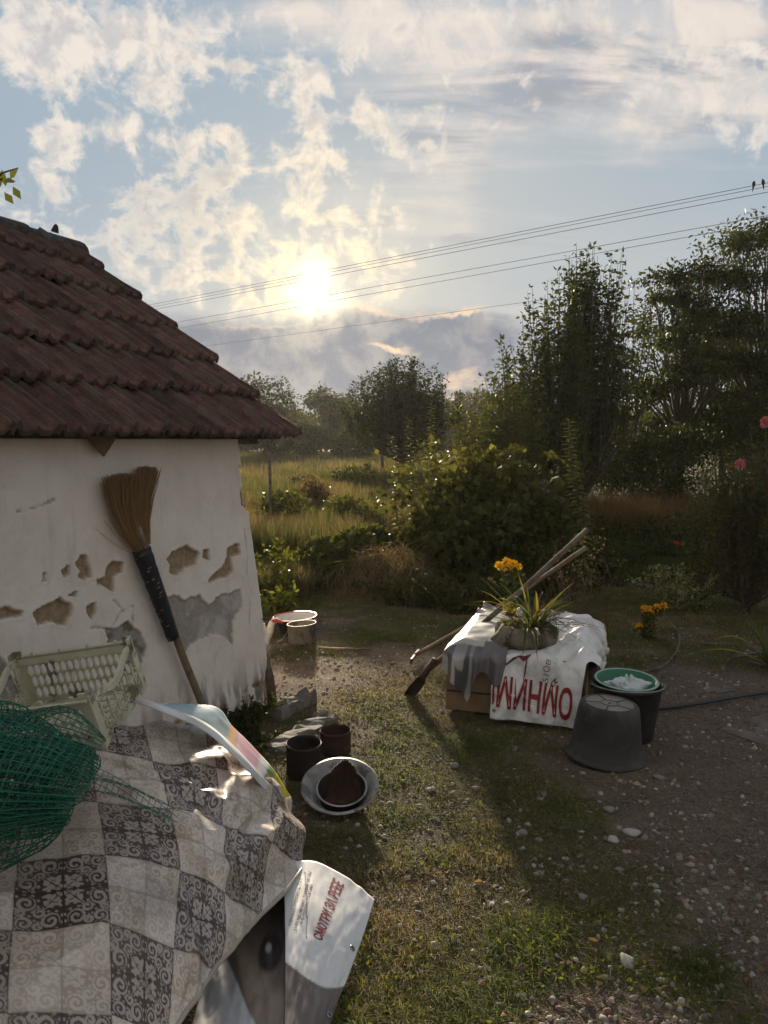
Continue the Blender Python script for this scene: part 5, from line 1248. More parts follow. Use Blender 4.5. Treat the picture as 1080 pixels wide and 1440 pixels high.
post(424, 803, (442, 768), 8.4, .03, 'short dark stake leaning in the grass behind the house corner')
post(538, 668, (537, 627), None, .07, 'weathered fence post standing in the field below the round tree')
post(379, 676, (379, 636), 12.0, .025, 'thin fence stake in the tall grass beside the eave')
rough_block('edging_board', 'dark timber edging board across the garden behind the box', 'edging', gp(770, 822), gp(845, 826), .06, .10, M['bark'], 4)
rough_block('edging_board', 'pale timber edging strip running behind the marigolds', 'edging', gp(848, 822), gp(945, 832), .05, .07, M['grey_wood'], 5)
rough_block('edging_board', 'grey timber edging strip leading to the rose bush', 'edging', gp(985, 834), gp(1050, 825), .05, .07, M['grey_wood'], 6)
rough_block('concrete_earth_patch', 'flat patch of pale compacted dirt beside the hose', 'slab', gp(985, 967), gp(1068, 962), .16, .016, M['pale_earth'], 7)  # patch of pale compacted dirt, shaped as a thin flat block
rough_block('concrete_earth_patch', 'pale compacted dirt patch in front of the hose', 'slab', gp(1042, 1035), gp(1130, 1008), .30, .016, M['pale_earth'], 9)  # second compacted dirt patch, also built as a thin block
# ------------------------------------------------------------------ grass, litter, stones
def in_view(n, y0, y1, r=None, pad=.35, pw=1.0):
    r = r or rng; y = y0 + (y1 - y0) * r.random(n) ** pw; x = (r.random(n) * 2 - 1) * (y * .53 + pad); return x, y
HOUSE = lambda x, y: ((np.stack([x, y], -1) - C0[:2]) @ nW[:2] < -.02) & ((np.stack([x, y], -1) - C0[:2]) @ dW[:2] < .02)
def clear(x, y):
    k = ~HOUSE(x, y)
    r = np.stack([x, y], -1) - BO[:2]; a, b = r @ be1[:2], r @ be2[:2]; k &= ~((a > -.02) & (a < BW + .02) & (b > -.02) & (b < BD + .02))
    for (px, py, rad) in [(851, 1066, .19), (880, 1036, .15), (427, 1088, .085), (472, 1058, .08), (479, 1125, .10), (416, 889, .13), (426, 903, .11)]:
        c = gp(px, py); k &= np.hypot(x - c[0], y - c[1]) > rad
    return k
def build_grass():
    # short yard turf
    n = 300000; x, y = in_view(n, 1.75, 9.5, pw=1.25); g = grassy(x, y)
    k = (rng.random(n) < .13 + .87 * g) & clear(x, y) & ~((x < -.25) & (y < 2.9)); x, y, g = x[k], y[k], g[k]; n = len(x)
    P = np.stack([x, y, gz(x, y) - .004], 1); tuft = fbm(x * 5, y * 5, 8, 3)
    H = (.009 + .020 * sst(tuft, .4, .75) + .012 * rng.random(n)) * (.6 + .5 * g) * (1 + .05 * np.clip(y - 3, 0, 8))
    V, Fc = blades(P, H, .0023 + .0010 * np.clip(y - 2, 0, 6) * .5, rng.uniform(.5, 2.2, n))
    dry = sst(fbm(x * 2.3, y * 2.3, 15, 3) + .40 * rng.random(n), .68, .88)[:, None]
    col = np.array([.125, .150, .034]) * (1 - dry) + np.array([.24, .185, .10]) * dry; col = col * rng.uniform(.5, 1.45, (n, 1)) * (.45 + 1.1 * fbm(x * 11, y * 11, 51, 3))[:, None]
    o = link_mesh('grass', raw_mesh('grass', V, Fc, M['grass'], np.repeat(col, 6, 0))); tag(o, 'short trampled yard grass in patches over bare earth', 'grass', kind='stuff')
    # clover and broad-leaved ground weeds
    n = 26000; x, y = in_view(n, 1.75, 7.5, pw=1.2); g = grassy(x, y) * sst(fbm(x * 3.1, y * 3.1, 31, 3), .42, .58); k = (rng.random(n) < g) & clear(x, y) & ~((x < -.25) & (y < 2.9)); x, y = x[k], y[k]; n = len(x)
    P = np.stack([x, y, gz(x, y) + .006 + .014 * rng.random(n)], 1); o = leaves_obj('clover', P, rdir(n, .15), rng.uniform(.010, .022, n), rng.uniform(.007, .013, n), (.085, .105, .022), None, 'grass', .35, .2); tag(o, 'low clover and small leaved weeds among the yard grass', 'weeds', kind='stuff')
    # straw litter lying flat
    n = 11000; x, y = in_view(n, 1.75, 9, pw=1.1); k = clear(x, y) & ~((x < -.25) & (y < 2.9)); x, y = x[k], y[k]; n = len(x)
    P = np.stack([x, y, gz(x, y) + .008], 1); a = rng.uniform(0, 2 * math.pi, n); D = np.stack([np.cos(a), np.sin(a), rng.normal(0, .12, n)], 1)
    o = leaves_obj('straw_litter', P, D, rng.uniform(.02, .10, n) ** 1.0, .0028, (.24, .185, .11), None, 'straw', .4, 0, Nn=np.tile([0, 0, 1.0], (n, 1)) + rng.normal(0, .1, (n, 3))); tag(o, 'dry straw and twig litter scattered over the yard', 'litter', kind='stuff')
    n = 420; x, y = in_view(n, 1.8, 7.5, pw=1.2); k = clear(x, y) & ~((x < -.25) & (y < 2.9)); x, y = x[k], y[k]; n = len(x); a = rng.uniform(0, 6.28, n)
    o = leaves_obj('dead_leaves', np.stack([x, y, gz(x, y) + .012], 1), np.stack([np.cos(a), np.sin(a), rng.normal(0, .2, n)], 1), rng.uniform(.015, .04, n), rng.uniform(.010, .022, n), (.22, .135, .07), None, 'straw', .5, .1, Nn=np.tile([0, 0, 1.0], (n, 1)) + rng.normal(0, .35, (n, 3)), fold=.35); tag(o, 'brown curled dead leaves strewn over the yard', 'leaves', kind='stuff')
    # tall half-dry meadow beyond the house
    n = 64000; y = 7.6 * (84 / 7.6) ** (rng.random(n) ** 1.5); xl = -.215 * y - .5; xr = np.where(y < 12, -.06 * y + .25, .10 * y); x = xl + (xr - xl) * rng.random(n)
    k = ~HOUSE(x, y) & ~((y < 8.8) & (x > -.75)); x, y = x[k], y[k]; n = len(x); P = np.stack([x, y, np.zeros(n)], 1)
    tall = fbm(x * .5, y * .3, 3, 3); H = (.30 + .62 * tall) * rng.uniform(.5, 1.1, n) * np.where(y < 9.2, .55, 1.0); Wd = .004 + .0011 * y * .55
    V, Fc = blades(P, H, Wd, rng.uniform(.1, .8, n)); d = sst(fbm(x * .8 + 4, y * .45, 7, 3) + .40 * rng.random(n), .55, .85)[:, None]
    col = np.array([.060, .080, .026]) * (1 - d) + np.array([.145, .110, .072]) * d; col = col * (.65 + .7 * fbm(x * .9, y * .5, 19, 3))[:, None]; col *= rng.uniform(.7, 1.3, (n, 1))
    o = link_mesh('meadow_grass', raw_mesh('meadow_grass', V, Fc, M['grass'], np.repeat(col, 6, 0))); tag(o, 'tall half-dry meadow grass in the field beyond the house', 'grass', kind='stuff')
    # garden lawn and reddish dry growth on the right
    n = 52000; y = rng.uniform(8.3, 15.5, n); x = (.20 + .36 * rng.random(n)) * y; P = np.stack([x, y, np.zeros(n)], 1); red = (y > 12.6) & (x < .43 * y)
    H = np.where(red, (.18 + .55 * rng.random(n)) * (.5 + fbm(x * 2.2, y * 2, 5, 3)), .06 + .09 * rng.random(n) + .10 * sst(fbm(x * 1.5, y * 1.5, 3, 3), .5, .7)); V, Fc = blades(P, H, np.where(red, .010, .008), rng.uniform(.1, .9, n))
    col = np.where(red[:, None], np.array([.16, .105, .055]) * (.5 + fbm(x * 3, y * 3, 15, 3))[:, None], np.array([.062, .078, .026])) * rng.uniform(.6, 1.35, (n, 1))
    o = link_mesh('garden_grass', raw_mesh('garden_grass', V, Fc, M['grass'], np.repeat(col, 6, 0))); tag(o, 'rough garden grass with rusty dry growth behind the edging boards', 'grass', kind='stuff')
build_grass()

def stone_mesh(seed, mat, flat=.6):
    bm = bmesh.new(); bmesh.ops.create_icosphere(bm, subdivisions=2, radius=1.0); r = np.random.default_rng(seed); ax = r.uniform(.7, 1.2, 3)
    pl = [(unit(r.normal(size=3)), r.uniform(.42, .75)) for _ in range(11)]
    for v in bm.verts:
        p = np.array(v.co)
        for n_, d_ in pl:
            e = p @ n_
            if e > d_: p = p - n_ * (e - d_) * .85
        p = p * ax * [1, 1, flat] * (1 + .12 * (float(vnoise(p[0] * 2 + seed, p[1] * 2, p[2] * 2)) - .5)); v.co = p
    me = bpy.data.meshes.new('stone'); bm.to_mesh(me); bm.free(); me.materials.append(mat); me.polygons.foreach_set('use_smooth', np.ones(len(me.polygons), bool)); return me
def build_stones():
    ms = [stone_mesh(k, M['stone']) for k in range(5)]; mw = [stone_mesh(k + 20, M['white_stone'], .5) for k in range(4)]
    def put(px, py, size, white=False, sx=1.0):
        c = gp(px, py); r = random.Random(int(px * 7 + py)); o = bpy.data.objects.new('stone', (mw if white else ms)[r.randrange(4)]); COL.objects.link(o); o.parent = GROUND
        s = size * r.uniform(.8, 1.05); o.location = (c[0], c[1], float(gz(c[0], c[1])) + s * .08); o.rotation_euler = (r.uniform(-.2, .2), r.uniform(-.2, .2), r.uniform(0, 6.3)); o.scale = (s * sx, s, s)
    for a in [(862, 1183, .034, 1), (887, 1174, .040, 1, 1.4), (857, 1141, .045, 0), (734, 1171, .034, 0), (605, 1111, .032, 1), (590, 1133, .026, 1), (690, 1270, .026, 1), (883, 1355, .036, 1), (751, 1218, .016, 1), (655, 1050, .020, 1, .6),
              (763, 1119, .034, 0), (925, 1095, .040, 0), (818, 1170, .02, 1), (795, 1208, .02, 1), (760, 1228, .024, 0), (695, 1245, .014, 1), (669, 1108, .026, 0), (718, 1110, .024, 0), (769, 1102, .014, 1), (820, 1262, .026, 0), (815, 1205, .02, 0),
              (870, 1225, .028, 0), (757, 1180, .022, 0), (640, 1078, .034, 0), (548, 1130, .034, 0), (520, 1078, .014, 1), (533, 1008, .02, 0), (392, 985, .022, 1), (930, 1382, .024, 0), (955, 1350, .018, 0), (850, 1310, .018, 1), (700, 1345, .018, 0),
              (565, 1260, .018, 0), (590, 1280, .02, 0), (560, 1300, .018, 1), (600, 1395, .026, 0), (685, 1375, .016, 1), (760, 1320, .016, 1), (810, 1350, .018, 1), (735, 1400, .020, 0), (985, 1300, .016, 1), (1035, 1315, .02, 0), (1040, 1210, .020, 0),
              (1000, 1150, .022, 0), (965, 1050, .022, 0), (1010, 1080, .018, 0), (1050, 1100, .020, 0), (900, 1130, .016, 0), (560, 1060, .020, 0), (620, 1000, .024, 0), (500, 985, .018, 0), (575, 1025, .016, 0), (690, 1000, .02, 0)]: put(*a)
    r = random.Random(5)
    for k in range(150):
        py = 1440 - 430 * r.random() ** 1.3; px = r.uniform(500, 1090)
        if not (780 < px < 930 and py < 1090) and not (600 < px < 830 and py < 1025): put(px, py, r.uniform(.007, .017), r.random() < .04)
    # fine gravel
    base = bmesh.new(); bmesh.ops.create_icosphere(base, subdivisions=1, radius=1.0); bv = np.array([v.co[:] for v in base.verts]); bf = np.array([[v.index for v in f.verts] for f in base.faces]); base.free()
    n = 52000; x, y = in_view(n, 1.75, 7.0, pw=1.3); g = grassy(x, y); k = (rng.random(n) < .30 + .45 * (1 - g)) & clear(x, y) & ~((x < -.25) & (y < 2.9)) & (fbm(x * 2.5, y * 2.5, 41, 3) + .55 * rng.random(n) > .66); x, y = x[k], y[k]; n = len(x)
    s = .003 + .018 * rng.random(n) ** 4.5; R = rng.normal(size=(n, 3, 3)); Q, _ = np.linalg.qr(R)
    V = (np.einsum('nij,vj->nvi', Q, bv * [1, .8, .6]) * s[:, None, None]) * (1 + .25 * (rng.random((n, len(bv), 1)) - .5)) + np.stack([x, y, gz(x, y) - s * .15], 1)[:, None]
    Fc = (bf[None] + (np.arange(n) * len(bv))[:, None, None]).reshape(-1, 3)
    c = np.array([.24, .195, .158]) * rng.uniform(.35, 1.6, (n, 1)); c = np.where(rng.random((n, 1)) < .02, np.array([[.36, .34, .31]]), c); c = np.where(rng.random((n, 1)) < .15, np.array([[.17, .10, .075]]), c)
    o = link_mesh('gravel', raw_mesh('gravel', V.reshape(-1, 3), Fc, vcmat('gravel', .85, 0, dirt=.15), np.repeat(c, len(bv), 0), True)); tag(o, 'fine loose gravel scattered over the yard earth', 'gravel', kind='stuff')
build_stones()

# ------------------------------------------------------------------ trees and bushes
def clump_leaves(cen, rad, n, shell=.55, r=None):
    r = r or rng; d = unit(r.normal(size=(n, 3))); q = (shell + (1 - shell) * r.random(n)) * (1 + .22 * (fbm(d[:, 0] * 2 + cen[0], d[:, 1] * 2, d[:, 2] * 2 + cen[2], 3) - .5) * 2)
    return np.asarray(cen) + d * np.asarray(rad) * q[:, None], d
def wander(a, b, n, amp, r):
    ts = np.linspace(0, 1, n); p = a + np.outer(ts, b - a); w = np.cumsum(r.normal(0, amp, (n, 3)), 0); w -= np.outer(ts, w[-1]); return p + w
def clump_tree(name, lab, base, H, W, n_cl, leaves, L, tone, trunk_h=.3, r0=.08, seed=0, group=None, shape='round', flat=.7, tr_lean=(0, 0), shell=.35, yellow=.12, cls=(.16, .30), cat='tree'):
    r = np.random.default_rng(seed); base = np.asarray(base, float); t = thing(name, lab, cat, base, group)
    mb = MB(); fork = base + np.array([tr_lean[0], tr_lean[1], H * trunk_h]); mb.tube(wander(base - UP * .05, fork, 7, .012 * H * .2, r), np.linspace(r0, r0 * .7, 7), 8)
    Ps, Ds, Cm = [], [], []
    for k in range(n_cl):
        f = (k + .5) / n_cl; z = trunk_h * .8 + (1 - trunk_h * .8) * r.random() ** .8
        env = {'round': math.sin(math.pi * min(max((z - trunk_h * .5) / (1.08 - trunk_h * .5), 0), 1)) ** .6, 'wide': .55 + .45 * math.sin(math.pi * min(z, .98)) ** .5 if z < .85 else .55, 'cone': 1.05 - z, 'bush': math.cos(z * 1.35) ** .6}[shape]
        a = r.uniform(0, 2 * math.pi); q = r.random() ** .5 * env * W / 2
        s = H * r.uniform(*cls); s = min(s, W * .42); c = base + np.array([math.cos(a) * q, math.sin(a) * q, min(z * H, H - s * flat * .8)])
        mb.tube(wander(fork + (c - fork) * .0, c, 6, .02 * H * .3, r), np.linspace(r0 * .42, r0 * .06, 6), 5)
        for _ in range(4):
            e = c + unit(r.normal(size=3)) * s * .8 * np.array([1, 1, flat]); mb.tube(wander(c + (fork - c) * .25, e, 4, .01 * H * .3, r), np.linspace(r0 * .12, r0 * .03, 4), 4, False)
        P, d = clump_leaves(c, (s, s, s * flat), max(leaves // n_cl, 8), shell, r); Ps.append(P); Ds.append(unit(d * .5 + r.normal(size=P.shape) * .6 + [0, 0, -.15])); Cm.append(np.full(len(P), r.uniform(.65, 1.3)))
    mb.build('trunk', M['bark'], t, True)
    P, D, cm = np.concatenate(Ps), np.concatenate(Ds), np.concatenate(Cm); P[:, 2] = np.maximum(P[:, 2], .03)
    n = len(P); leaves_obj('crown', P, D, L * r.uniform(.6, 1.25, n), L * r.uniform(.35, .6, n), tone, t, 'leaf', .3, yellow, cmul=cm[:, None])
    return t
def shoot_tree(name, lab, base, H, W, limbs, shoots, per, L, tone, seed=0, r0=.06, group=None, low=.15, upk=1.0, yellow=.12, cat='tree', skew=0.0, Lw=.5):
    """many upright leafy shoots from spreading limbs"""
    r = np.random.default_rng(seed); base = np.asarray(base, float); t = thing(name, lab, cat, base, group); mb = MB(); Ps, Ds, Cm = [], [], []
    fork = base + UP * H * low; mb.tube(wander(base - UP * .05, fork, 4, .01, r), np.linspace(r0, r0 * .8, 4), 8)
    for k in range(limbs):
        a = 2 * math.pi * (k + r.uniform(-.3, .3)) / limbs; q = W / 2 * r.uniform(.35, 1.0); e = fork + np.array([math.cos(a) * q, math.sin(a) * q * .8, H * r.uniform(.12, .5) * (1.1 - q / W)])
        lp = wander(fork, e, 7, .03, r); mb.tube(lp, np.linspace(r0 * .6, r0 * .18, 7), 6)
        for s in range(shoots):
            b0 = lp[r.integers(1, 7)] + r.normal(0, .03, 3); dx = (b0 - base) / (W / 2)
            top = H * (1 - .42 * min(math.hypot(dx[0] - skew, dx[1]), 1.2) ** 1.6) * r.uniform(.62, 1.02); top = max(top, b0[2] - base[2] + .25)
            en = b0 + np.array([dx[0] * .22 * H * .3 + r.normal() * .10, dx[1] * .2 + r.normal() * .10, (top - (b0[2] - base[2])) * upk]); sp = wander(b0, en, 6, .02, r)
            mb.tube(sp, np.linspace(r0 * .16, r0 * .035, 6), 4, False); m = per; f = r.random(m) ** .85 * 5; i = np.minimum(f.astype(int), 4); g = (f - i)[:, None]
            p = sp[i] * (1 - g) + sp[i + 1] * g; d = unit(r.normal(size=(m, 3)) * [1, 1, .6] + [0, 0, .35]); Ps.append(p + d * L * .25 + r.normal(0, .02, (m, 3))); Ds.append(d); Cm.append(np.full(m, r.uniform(.7, 1.25)))
    mb.build('trunk', M['bark'], t, True); P, D, cm = np.concatenate(Ps), np.concatenate(Ds), np.concatenate(Cm); P[:, 2] = np.maximum(P[:, 2], .03); n = len(P)
    leaves_obj('crown', P, D, L * r.uniform(.65, 1.2, n), L * Lw * r.uniform(.7, 1.2, n), tone, t, 'leaf', .3, yellow, cmul=cm[:, None]); return t
def gb(px, Y): p = at(px, 640, Y); p[2] = 0; return p

# fruit tree with upright shoots, its paler neighbour, the locusts on the right
shoot_tree('fruit_tree', 'dense dark fruit tree with tall upright leafy shoots behind the vine mound', gb(808, 13.6), 4.95, 2.9, 19, 16, 64, .10, (.040, .054, .019), 3, .08, low=.10, skew=.12)
shoot_tree('young_tree', 'paler olive-green leafy sapling left of the dark fruit tree', gb(712, 12.4), 2.75, 2.5, 12, 15, 44, .08, (.070, .082, .026), 5, .045, low=.10, yellow=.2)
for k, (px, Y, H, W, sd, lab) in enumerate([(958, 17.5, 5.5, 3.1, 11, 'airy locust tree with thin forked trunk beside the fruit tree'), (1075, 17.0, 6.4, 3.8, 12, 'tallest locust tree with feathery crown below the perched birds'), (1015, 21.5, 5.2, 3.6, 13, 'locust tree between and behind the two front locusts')]):
    clump_tree('locust_tree', lab, gb(px, Y), H, W, 60, 13000, .115, (.038, .052, .017), .30, .10, sd, 'locust trees at the garden end', 'wide', .5, shell=.10, cls=(.06, .13))
for k, (px, Y, H, W, sd, lab) in enumerate([(905, 15.6, 1.9, 3.2, 21, 'dark undergrowth bush at the foot of the fruit tree'), (1015, 15.8, 2.3, 3.4, 22, 'dark shrub under the locust trees'), (1120, 15.2, 2.6, 3.2, 23, 'dark shrub behind the rose bush'), (860, 19.5, 2.6, 4.2, 24, 'dark hedge shrub seen between the fruit tree and locusts'), (960, 22.5, 2.9, 4.8, 25, 'dark hedge shrub far behind the forked locust'), (1070, 21.5, 3.0, 4.8, 26, 'dark hedge shrub far behind the tallest locust'), (760, 18.5, 2.4, 3.6, 27, 'dark hedge shrub behind the olive sapling')]):
    clump_tree('shrub', lab, gb(px, Y), H, W, 16, 7500, .085, (.030, .042, .014), .05, .04, sd, 'dark shrubs below the trees', 'bush', .75, cls=(.22, .4), cat='shrub')
shoot_tree('round_tree', 'round bushy tree standing alone in the field behind the fence post', gb(566, 34), 5.4, 5.6, 20, 16, 56, .17, (.034, .045, .016), 31, .09, low=.12, yellow=.1)
# vine-covered mound
def build_mound():
    c = gb(660, 8.9); t = thing('vine_mound', 'large mound of tangled vine with broad leaves behind the flower box', 'bush', c)
    r = np.random.default_rng(8); lobes = [(0, 0, .55, 1.05, .85, .85), (-.55, .1, .45, .65, .6, .70), (.65, .05, .6, .75, .7, .80), (.15, .25, 1.0, .75, .6, .48), (-.25, .1, .95, .5, .5, .42), (.60, .2, 1.05, .55, .5, .38), (-.95, -.1, .25, .45, .5, .45), (1.1, .1, .45, .5, .55, .6), (.1, -.55, .3, .9, .45, .45), (-.75, -.45, .2, .5, .4, .35), (.35, .0, 1.35, .3, .3, .22), (-.05, .1, 1.42, .28, .3, .2), (.85, .1, 1.28, .3, .3, .25), (-.45, .1, 1.18, .25, .3, .22), (.5, -.5, .75, .4, .3, .35), (-.3, -.4, .7, .35, .3, .3), (1.25, -.1, .9, .3, .3, .3)]
    lobes = []
    for k in range(84):
        x = r.uniform(-1.75, 1.3); y = r.uniform(-.75, .45); env = (.86 + .42 * math.exp(-((x - .25) / .75) ** 2) + .25 * math.sin(x * 4 + 1)) * (1 - .35 * max(-x, 0)) * (1 - .5 * max(-y - .2, 0)); z = env * r.random() ** .55; s = r.uniform(.17, .40); lobes.append((x, y, max(z - s * .6, .05), s * 1.15, s, s * .85))
    Ps, Ds, Cm = [], [], []
    for k in range(46):
        a = c + [r.uniform(-1.0, 1.15), r.uniform(-.4, .3), r.uniform(.7, 1.3)]; e = a + [r.normal() * .22, r.normal() * .15, r.uniform(.15, .42)]; q = wander(a, e, 12, .02, r); Ps.append(q + r.normal(0, .02, q.shape)); Ds.append(unit(r.normal(size=q.shape) + [0, 0, -.2])); Cm.append(r.uniform(.8, 1.3, 12))
    for (x, y, z, a, b, h) in lobes:
        P, d = clump_leaves(c + [x, y, z], (a * .95, b, h), int(120 + 850 * a), .5, r); k = P[:, 2] > .02; Ps.append(P[k]); Ds.append(unit(d[k] + r.normal(size=(k.sum(), 3)) * .6 + [0, 0, -.3])); Cm.append(r.uniform(.7, 1.25, k.sum()))
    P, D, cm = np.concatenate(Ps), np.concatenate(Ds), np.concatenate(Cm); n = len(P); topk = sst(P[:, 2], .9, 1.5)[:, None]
    colm = cm[:, None] * ((1 - topk) + topk * np.array([[1.55, 1.35, 1.0]]))  # sunlight on the upper leaves put into their colour, lighter and yellower
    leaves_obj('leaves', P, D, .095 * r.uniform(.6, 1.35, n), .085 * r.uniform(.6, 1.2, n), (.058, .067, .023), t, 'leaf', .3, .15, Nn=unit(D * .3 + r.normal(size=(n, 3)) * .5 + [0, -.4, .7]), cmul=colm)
    mb = MB()
    for k in range(40):
        a = c + [r.uniform(-1.1, 1.1), r.uniform(-.5, .4), 0]; b = c + [r.uniform(-1, 1.2), r.uniform(-.5, .5), r.uniform(.5, 1.4)]; mb.tube(wander(a, b, 6, .05, r), np.linspace(.012, .004, 6), 5)
    mb.build('vines', M['bark'], t, True)
    h = thing('hay_heap', 'drooping heap of dry straw on the left flank of the vine mound', 'hay', gb(555, 8.0))
    n = 1800; c2 = gb(545, 7.85); P = c2 + np.stack([r.normal(0, .36, n), r.normal(0, .16, n), r.random(n) * .55], 1); P[:, 2] *= np.clip(1.25 - np.abs(P[:, 0] - c2[0]) * 1.2, .1, 1); D = unit(np.stack([r.normal(0, .45, n), r.normal(-.35, .3, n), r.normal(-.55, .5, n)], 1))
    leaves_obj('straw', P, D, r.uniform(.12, .34, n), .006, (.17, .125, .075), h, 'straw', .4, 0)['kind'] = 'stuff'
build_mound()
# low weeds between yard and mound
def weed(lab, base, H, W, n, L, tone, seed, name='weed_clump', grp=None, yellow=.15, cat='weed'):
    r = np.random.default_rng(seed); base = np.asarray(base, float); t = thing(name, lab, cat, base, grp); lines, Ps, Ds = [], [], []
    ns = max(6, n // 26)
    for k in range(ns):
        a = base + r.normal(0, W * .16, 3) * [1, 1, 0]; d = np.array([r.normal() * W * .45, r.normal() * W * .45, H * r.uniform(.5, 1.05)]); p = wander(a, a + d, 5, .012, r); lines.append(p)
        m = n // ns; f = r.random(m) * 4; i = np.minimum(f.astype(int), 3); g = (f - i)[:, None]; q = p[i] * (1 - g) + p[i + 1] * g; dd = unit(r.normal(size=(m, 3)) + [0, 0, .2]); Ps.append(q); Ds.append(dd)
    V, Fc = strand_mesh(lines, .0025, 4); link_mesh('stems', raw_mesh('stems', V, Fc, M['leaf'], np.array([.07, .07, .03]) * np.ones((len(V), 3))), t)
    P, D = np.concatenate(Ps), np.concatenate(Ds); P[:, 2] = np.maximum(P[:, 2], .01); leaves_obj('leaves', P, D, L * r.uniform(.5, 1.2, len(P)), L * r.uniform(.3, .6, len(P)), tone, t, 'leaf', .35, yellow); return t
for k, (px, py, H, W, n, L, tone) in enumerate([(330, 1030, .17, .22, 700, .032, (.030, .042, .016)), (352, 1012, .13, .16, 420, .03, (.034, .045, .017)), (312, 1048, .14, .2, 420, .03, (.028, .040, .015)), (362, 1050, .10, .16, 300, .03, (.03, .042, .016))]):
    weed(['thickest dark nettle clump at the wall foot behind the blue banner print', 'dark weeds nearest the crumbled house corner', 'low dark weeds under the curled banner strip', 'small dark weed tuft beside the concrete slab'][k], gp(px, py), H, W, n, L, tone, 40 + k, grp='weeds at the wall foot')
for k, (px, Y, H, W) in enumerate([(392, 7.6, .45, .35), (408, 8.3, .5, .4), (470, 8.4, .4, .45), (388, 6.9, .28, .25), (440, 8.6, .42, .4), (500, 8.2, .45, .4)]):
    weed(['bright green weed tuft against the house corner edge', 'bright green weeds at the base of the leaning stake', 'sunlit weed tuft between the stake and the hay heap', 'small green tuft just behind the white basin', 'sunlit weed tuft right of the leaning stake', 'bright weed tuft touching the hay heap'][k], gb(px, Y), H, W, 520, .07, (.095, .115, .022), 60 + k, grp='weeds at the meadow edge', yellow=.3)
for k, (px, Y, H, W) in enumerate([(600, 7.3, .35, .5), (650, 7.1, .4, .5), (700, 6.9, .35, .4), (560, 7.4, .3, .4), (745, 7.4, .5, .5), (790, 7.6, .6, .5), (835, 8.4, .6, .5)]):
    weed(['scrubby weeds in front of the vine mound, left of the middle', 'scrubby weeds in front of the vine mound above the spade', 'scrubby weeds behind the back corner of the draped box', 'scrubby weeds where the hay heap meets the ground', 'scrubby weeds behind the dead flower stalks', 'tall scrubby weeds beneath the tool handle ends', 'scrubby weeds around the tall drooping weed'][k], gb(px, Y), H, W, 620, .06, (.045, .052, .022), 80 + k, grp='weeds below the vine mound')
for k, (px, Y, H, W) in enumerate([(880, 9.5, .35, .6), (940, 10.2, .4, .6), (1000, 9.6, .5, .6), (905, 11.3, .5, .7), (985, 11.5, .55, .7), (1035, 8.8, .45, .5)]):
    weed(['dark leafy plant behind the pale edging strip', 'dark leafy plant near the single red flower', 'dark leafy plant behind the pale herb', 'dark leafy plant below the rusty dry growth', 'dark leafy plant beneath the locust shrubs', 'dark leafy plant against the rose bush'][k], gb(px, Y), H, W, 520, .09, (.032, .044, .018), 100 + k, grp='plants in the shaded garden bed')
# tall spiky stalks with drooping paired leaves
def stalk(lab, base, top, L, seed, tone=(.15, .155, .045), grp=None):
    r = np.random.default_rng(seed); t = thing('tall_weed', lab, 'weed', base, grp); p = wander(np.asarray(base), np.asarray(top), 12, .02, r); MB().tube(p, np.linspace(.012, .004, 12), 6).build('stem', M['bark'], t, True)
    n = 110; f = np.linspace(1.0, 10.99, n); i = f.astype(int); g = (f - i)[:, None]; q = p[i] * (1 - g) + p[i + 1] * g; a = np.arange(n) * 2.4; d = unit(np.stack([np.cos(a), np.sin(a), -.35 + .5 * (f / 11)], 1)); ll = 1.35 * L * (1.15 - .6 * f / 11)
    leaves_obj('leaf_spike', q, d, ll, ll * .42, tone, t, 'leaf', .25, .25, Nn=np.tile([0, 0, 1.0], (n, 1)))
for k, (px, Y, tx, ty, L, lab) in enumerate([(838, 7.9, 800, 590, .12, 'tall weed with drooping paired leaves right of the vine mound'), (612, 9.8, 607, 568, .10, 'tallest weed spike rising left of the vine mound'), (588, 9.6, 574, 588, .10, 'weed spike left of the tallest spike'), (566, 9.5, 548, 612, .09, 'shorter leaning weed spike above the fence post side'), (632, 9.9, 640, 600, .09, 'weed spike over the yellow vine leaves')]):
    b0 = gb(px, Y); tp = at(tx, ty, Y); stalk(lab, b0, tp, L, 120 + k)
